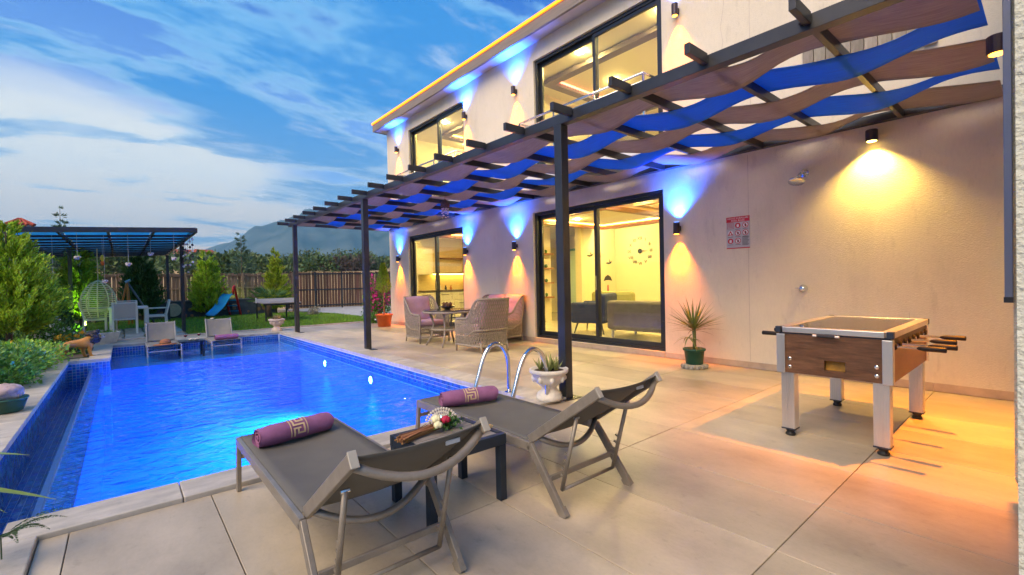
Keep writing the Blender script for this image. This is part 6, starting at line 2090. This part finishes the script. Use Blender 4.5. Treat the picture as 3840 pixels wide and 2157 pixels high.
MB().tube([(0, 0, 0.32), (0.01, 0.01, 0.7), (-0.01, 0, 1.0), (0, 0, 1.6)], [0.024, 0.02, 0.018, 0.006], 8).build('stem', mat('tan_stem', (0.30, 0.17, 0.07), 0.8), t, smooth=True)
for k in range(5):
    a = k * 1.3
    MB().tube([(0, 0, 0.75 + 0.06 * k), (0.16 * math.cos(a), 0.16 * math.sin(a), 0.86 + 0.06 * k)], [0.010, 0.006], 5).build('twig', mat('tan_stem'), t)
rs = np.random.RandomState(6)
n = 2600
tt = rs.rand(n) ** 0.9
az = rs.rand(n) * 6.283
rr = 0.24 * np.clip(1 - tt, 0.03, 1) ** 0.6 * np.clip(tt / 0.12, 0.4, 1) * np.sqrt(rs.rand(n))
C = np.stack([rr * np.cos(az), rr * np.sin(az), 0.95 + 0.85 * tt], 1)
V, F = leaves(C, np.stack([np.cos(az) * 0.5, np.sin(az) * 0.5, np.ones(n)], 1), 0.06, 0.014, rs)
np_mesh('crown', V, F, LG2, t)

# ---- chimney with a red tiled cap behind the conifer
t = thing('garden_chimney', 'white chimney with a red tiled cap behind the left conifer', 'chimney', (-2.5, 22.0, -0.06), R(10))
MB().box(-0.24, 0.24, -0.24, 0.24, 0, 3.20).build('stack', mat('white_render', (0.70, 0.68, 0.64), 0.85, var=0.06, vscale=3), t)
for sx in (-1, 1):
    for sy in (-1, 1):
        MB().box(sx * 0.19 - 0.05, sx * 0.19 + 0.05, sy * 0.19 - 0.05, sy * 0.19 + 0.05, 3.20, 3.46).build('cap_pillar', mat('white_render'), t)
rt = mat('red_tile', (0.36, 0.075, 0.04), 0.8, objrand=0.2)
for s in range(4):
    Ms = Matrix.Rotation(R(90 * s), 4, 'Z')
    for k in range(5):
        u = -0.30 + 0.15 * k
        b = MB(); b.tube([Ms @ Vector((u, -0.33, 3.475)), Ms @ Vector((u * 0.12, -0.02, 3.70))], [0.042, 0.02], 6); b.build('roof_tile', rt, t)
MB().add([(-0.33, -0.33, 3.461), (0.33, -0.33, 3.461), (0.33, 0.33, 3.461), (-0.33, 0.33, 3.461), (0, 0, 3.69)], [(3, 2, 1, 0), (0, 1, 4), (1, 2, 4), (2, 3, 4), (3, 0, 4)]).build('cap', rt, t)

# ---- garden floodlight that tints the conifers green
def flood(loc, aim, label, p):
    t = thing('garden_floodlight', label, 'floodlight', loc)
    d = (Vector(aim) - Vector(loc)).normalized()
    Mq = d.to_track_quat('Z', 'Y').to_matrix().to_4x4()
    Mq.translation = (0, 0, 0.15)
    MB().tube([(0, 0, 0), (0, 0, 0.13)], 0.012, 6).build('spike', dark_metal, t)
    MB().lathe([(0.03, -0.05), (0.05, 0), (0.055, 0.05), (0.05, 0.05), (0.04, 0.03)], 16, M=Mq).build('housing', dark_metal, t)
    MB().lathe([(0.045, 0.030), (0.04, 0.034)], 14, M=Mq).build('lens', emit('green_lens', (0.2, 1.0, 0.1), 6), t)
    spot('green_beam', Vector((0, 0, 0.15)) + d * 0.07, d, (0.55, 1.0, 0.06), p, 60, 0.6, 0.05, t)
flood((-0.85, 18.35, -0.02), (-1.1, 19.5, 1.5), 'green garden floodlight in front of the lime-green conifer', 200)
flood((-0.95, 16.0, -0.02), (-0.45, 17.8, 1.0), 'small garden floodlight aimed at the egg chair', 30)
flood((3.55, 24.1, -0.05), (4.3, 25.6, 0.9), 'green garden floodlight behind the toy slide', 45)

# ================================================================== FAR COUNTRY
def woods():
    rs = np.random.RandomState(77)
    Vs, Fs, off = [], [], 0
    for k in range(330):
        a = R(rs.uniform(-12, 36))
        r = rs.uniform(105, 210) if k % 4 else rs.uniform(60, 105)
        x, y = r * math.sin(a), r * math.cos(a)
        z = ground_z(x, y)
        hgt = rs.uniform(2.4, 5.0) * (0.7 if r < 105 else 1.0); wdt = hgt * rs.uniform(0.6, 1.1)
        if r < 105 and 12 < math.degrees(a) < 30 and rs.rand() < 0.75:
            continue
        n = 380
        d = rs.randn(n, 3); d /= np.linalg.norm(d, axis=1, keepdims=True); d[:, 2] = np.abs(d[:, 2])
        P = d * rs.uniform(0.55, 1.0, (n, 1)) * [wdt, wdt, hgt] + [x, y, z - 0.3]
        V, F = leaves(P, d + rs.randn(n, 3) * 0.5, rs.uniform(0.35, 0.7, n), 0.36, rs)
        Vs.append(V); Fs.append(F + off); off += len(V)
    o = np_mesh('woodland', np.concatenate(Vs), np.concatenate(Fs), leafmat('maquis_leaf', (0.075, 0.13, 0.04), 0.5, 0.1))
    tag(o, 'band of far green scrub woodland below the mountain', 'woodland')
    o['kind'] = 'stuff'
woods()
def far_bush(x, y, s, label, m):
    bush(label, (x, y, ground_z(x, y) - 0.2), s, m, int(x * 7 + y), 900, 0.55, stems=True, cat='bush', name='field_bush')
far_bush(25.5, 68, (4.6, 3.0, 3.0), 'large dark purple-brown bush standing in the dry field', leafmat('purple_scrub', (0.085, 0.065, 0.055), 0.4, 0.1))
far_bush(30.5, 72, (3.2, 3.0, 2.6), 'dark green bush to the right of the purple-brown one', leafmat('dark_scrub', (0.03, 0.06, 0.025), 0.4, 0.1))
far_bush(9.0, 62, (3.0, 2.6, 2.2), 'grey-green bush in the field behind the spruce', leafmat('maquis_leaf', (0.045, 0.085, 0.03), 0.5, 0.1))
hw_m = mat('far_house_wall', (0.66, 0.60, 0.54), 0.9)
for x, y, w, lab in ((10.5, 150, 5, 'pale far house on the slope, left of the others'), (14.5, 155, 6, 'pale far house on the slope, middle one'), (17.5, 152, 4, 'pale far house on the slope, right of the others')):
    t = thing('far_house', lab, 'house', (x, y, ground_z(x, y) + 1.5), R(20), 'far houses on the slope')
    MB().box(-w / 2, w / 2, -2, 2, -2, 3).build('wall', hw_m, t)
    MB().add([(-w / 2 - 0.3, -2.3, 3), (w / 2 + 0.3, -2.3, 3), (w / 2 + 0.3, 2.3, 3), (-w / 2 - 0.3, 2.3, 3), (-w / 2 - 0.3, 0, 4.3), (w / 2 + 0.3, 0, 4.3)], [(3, 2, 1, 0), (0, 1, 5, 4), (2, 3, 4, 5), (1, 2, 5), (3, 0, 4)]).build('roof', rt, t)
    for q in (-1, 1):
        MB().box(q * w / 4 - 0.4, q * w / 4 + 0.4, -2.06, -2.001, 0.6, 2.0).build('window', mat('far_pane', (0.05, 0.06, 0.08), 0.2), t)

# ---- evening haze
hz = bpy.data.materials.new('haze')
hz.use_nodes = True
hn = hz.node_tree.nodes
hn.remove(hn['Principled BSDF'])
pvn = hn.new('ShaderNodeVolumePrincipled')
pvn.inputs['Color'].default_value = (0.24, 0.66, 1.0, 1)
pvn.inputs['Density'].default_value = 0.00027
pvn.inputs['Anisotropy'].default_value = 0.0
hz.node_tree.links.new(pvn.outputs[0], hn['Material Output'].inputs['Volume'])
hb_ = MB().box(-4600, 4600, -2600, 4600, -9, 520).build('haze', hz)
hb_['kind'] = 'stuff'
tag(hb_, 'thin blue evening haze over the whole valley', 'haze')
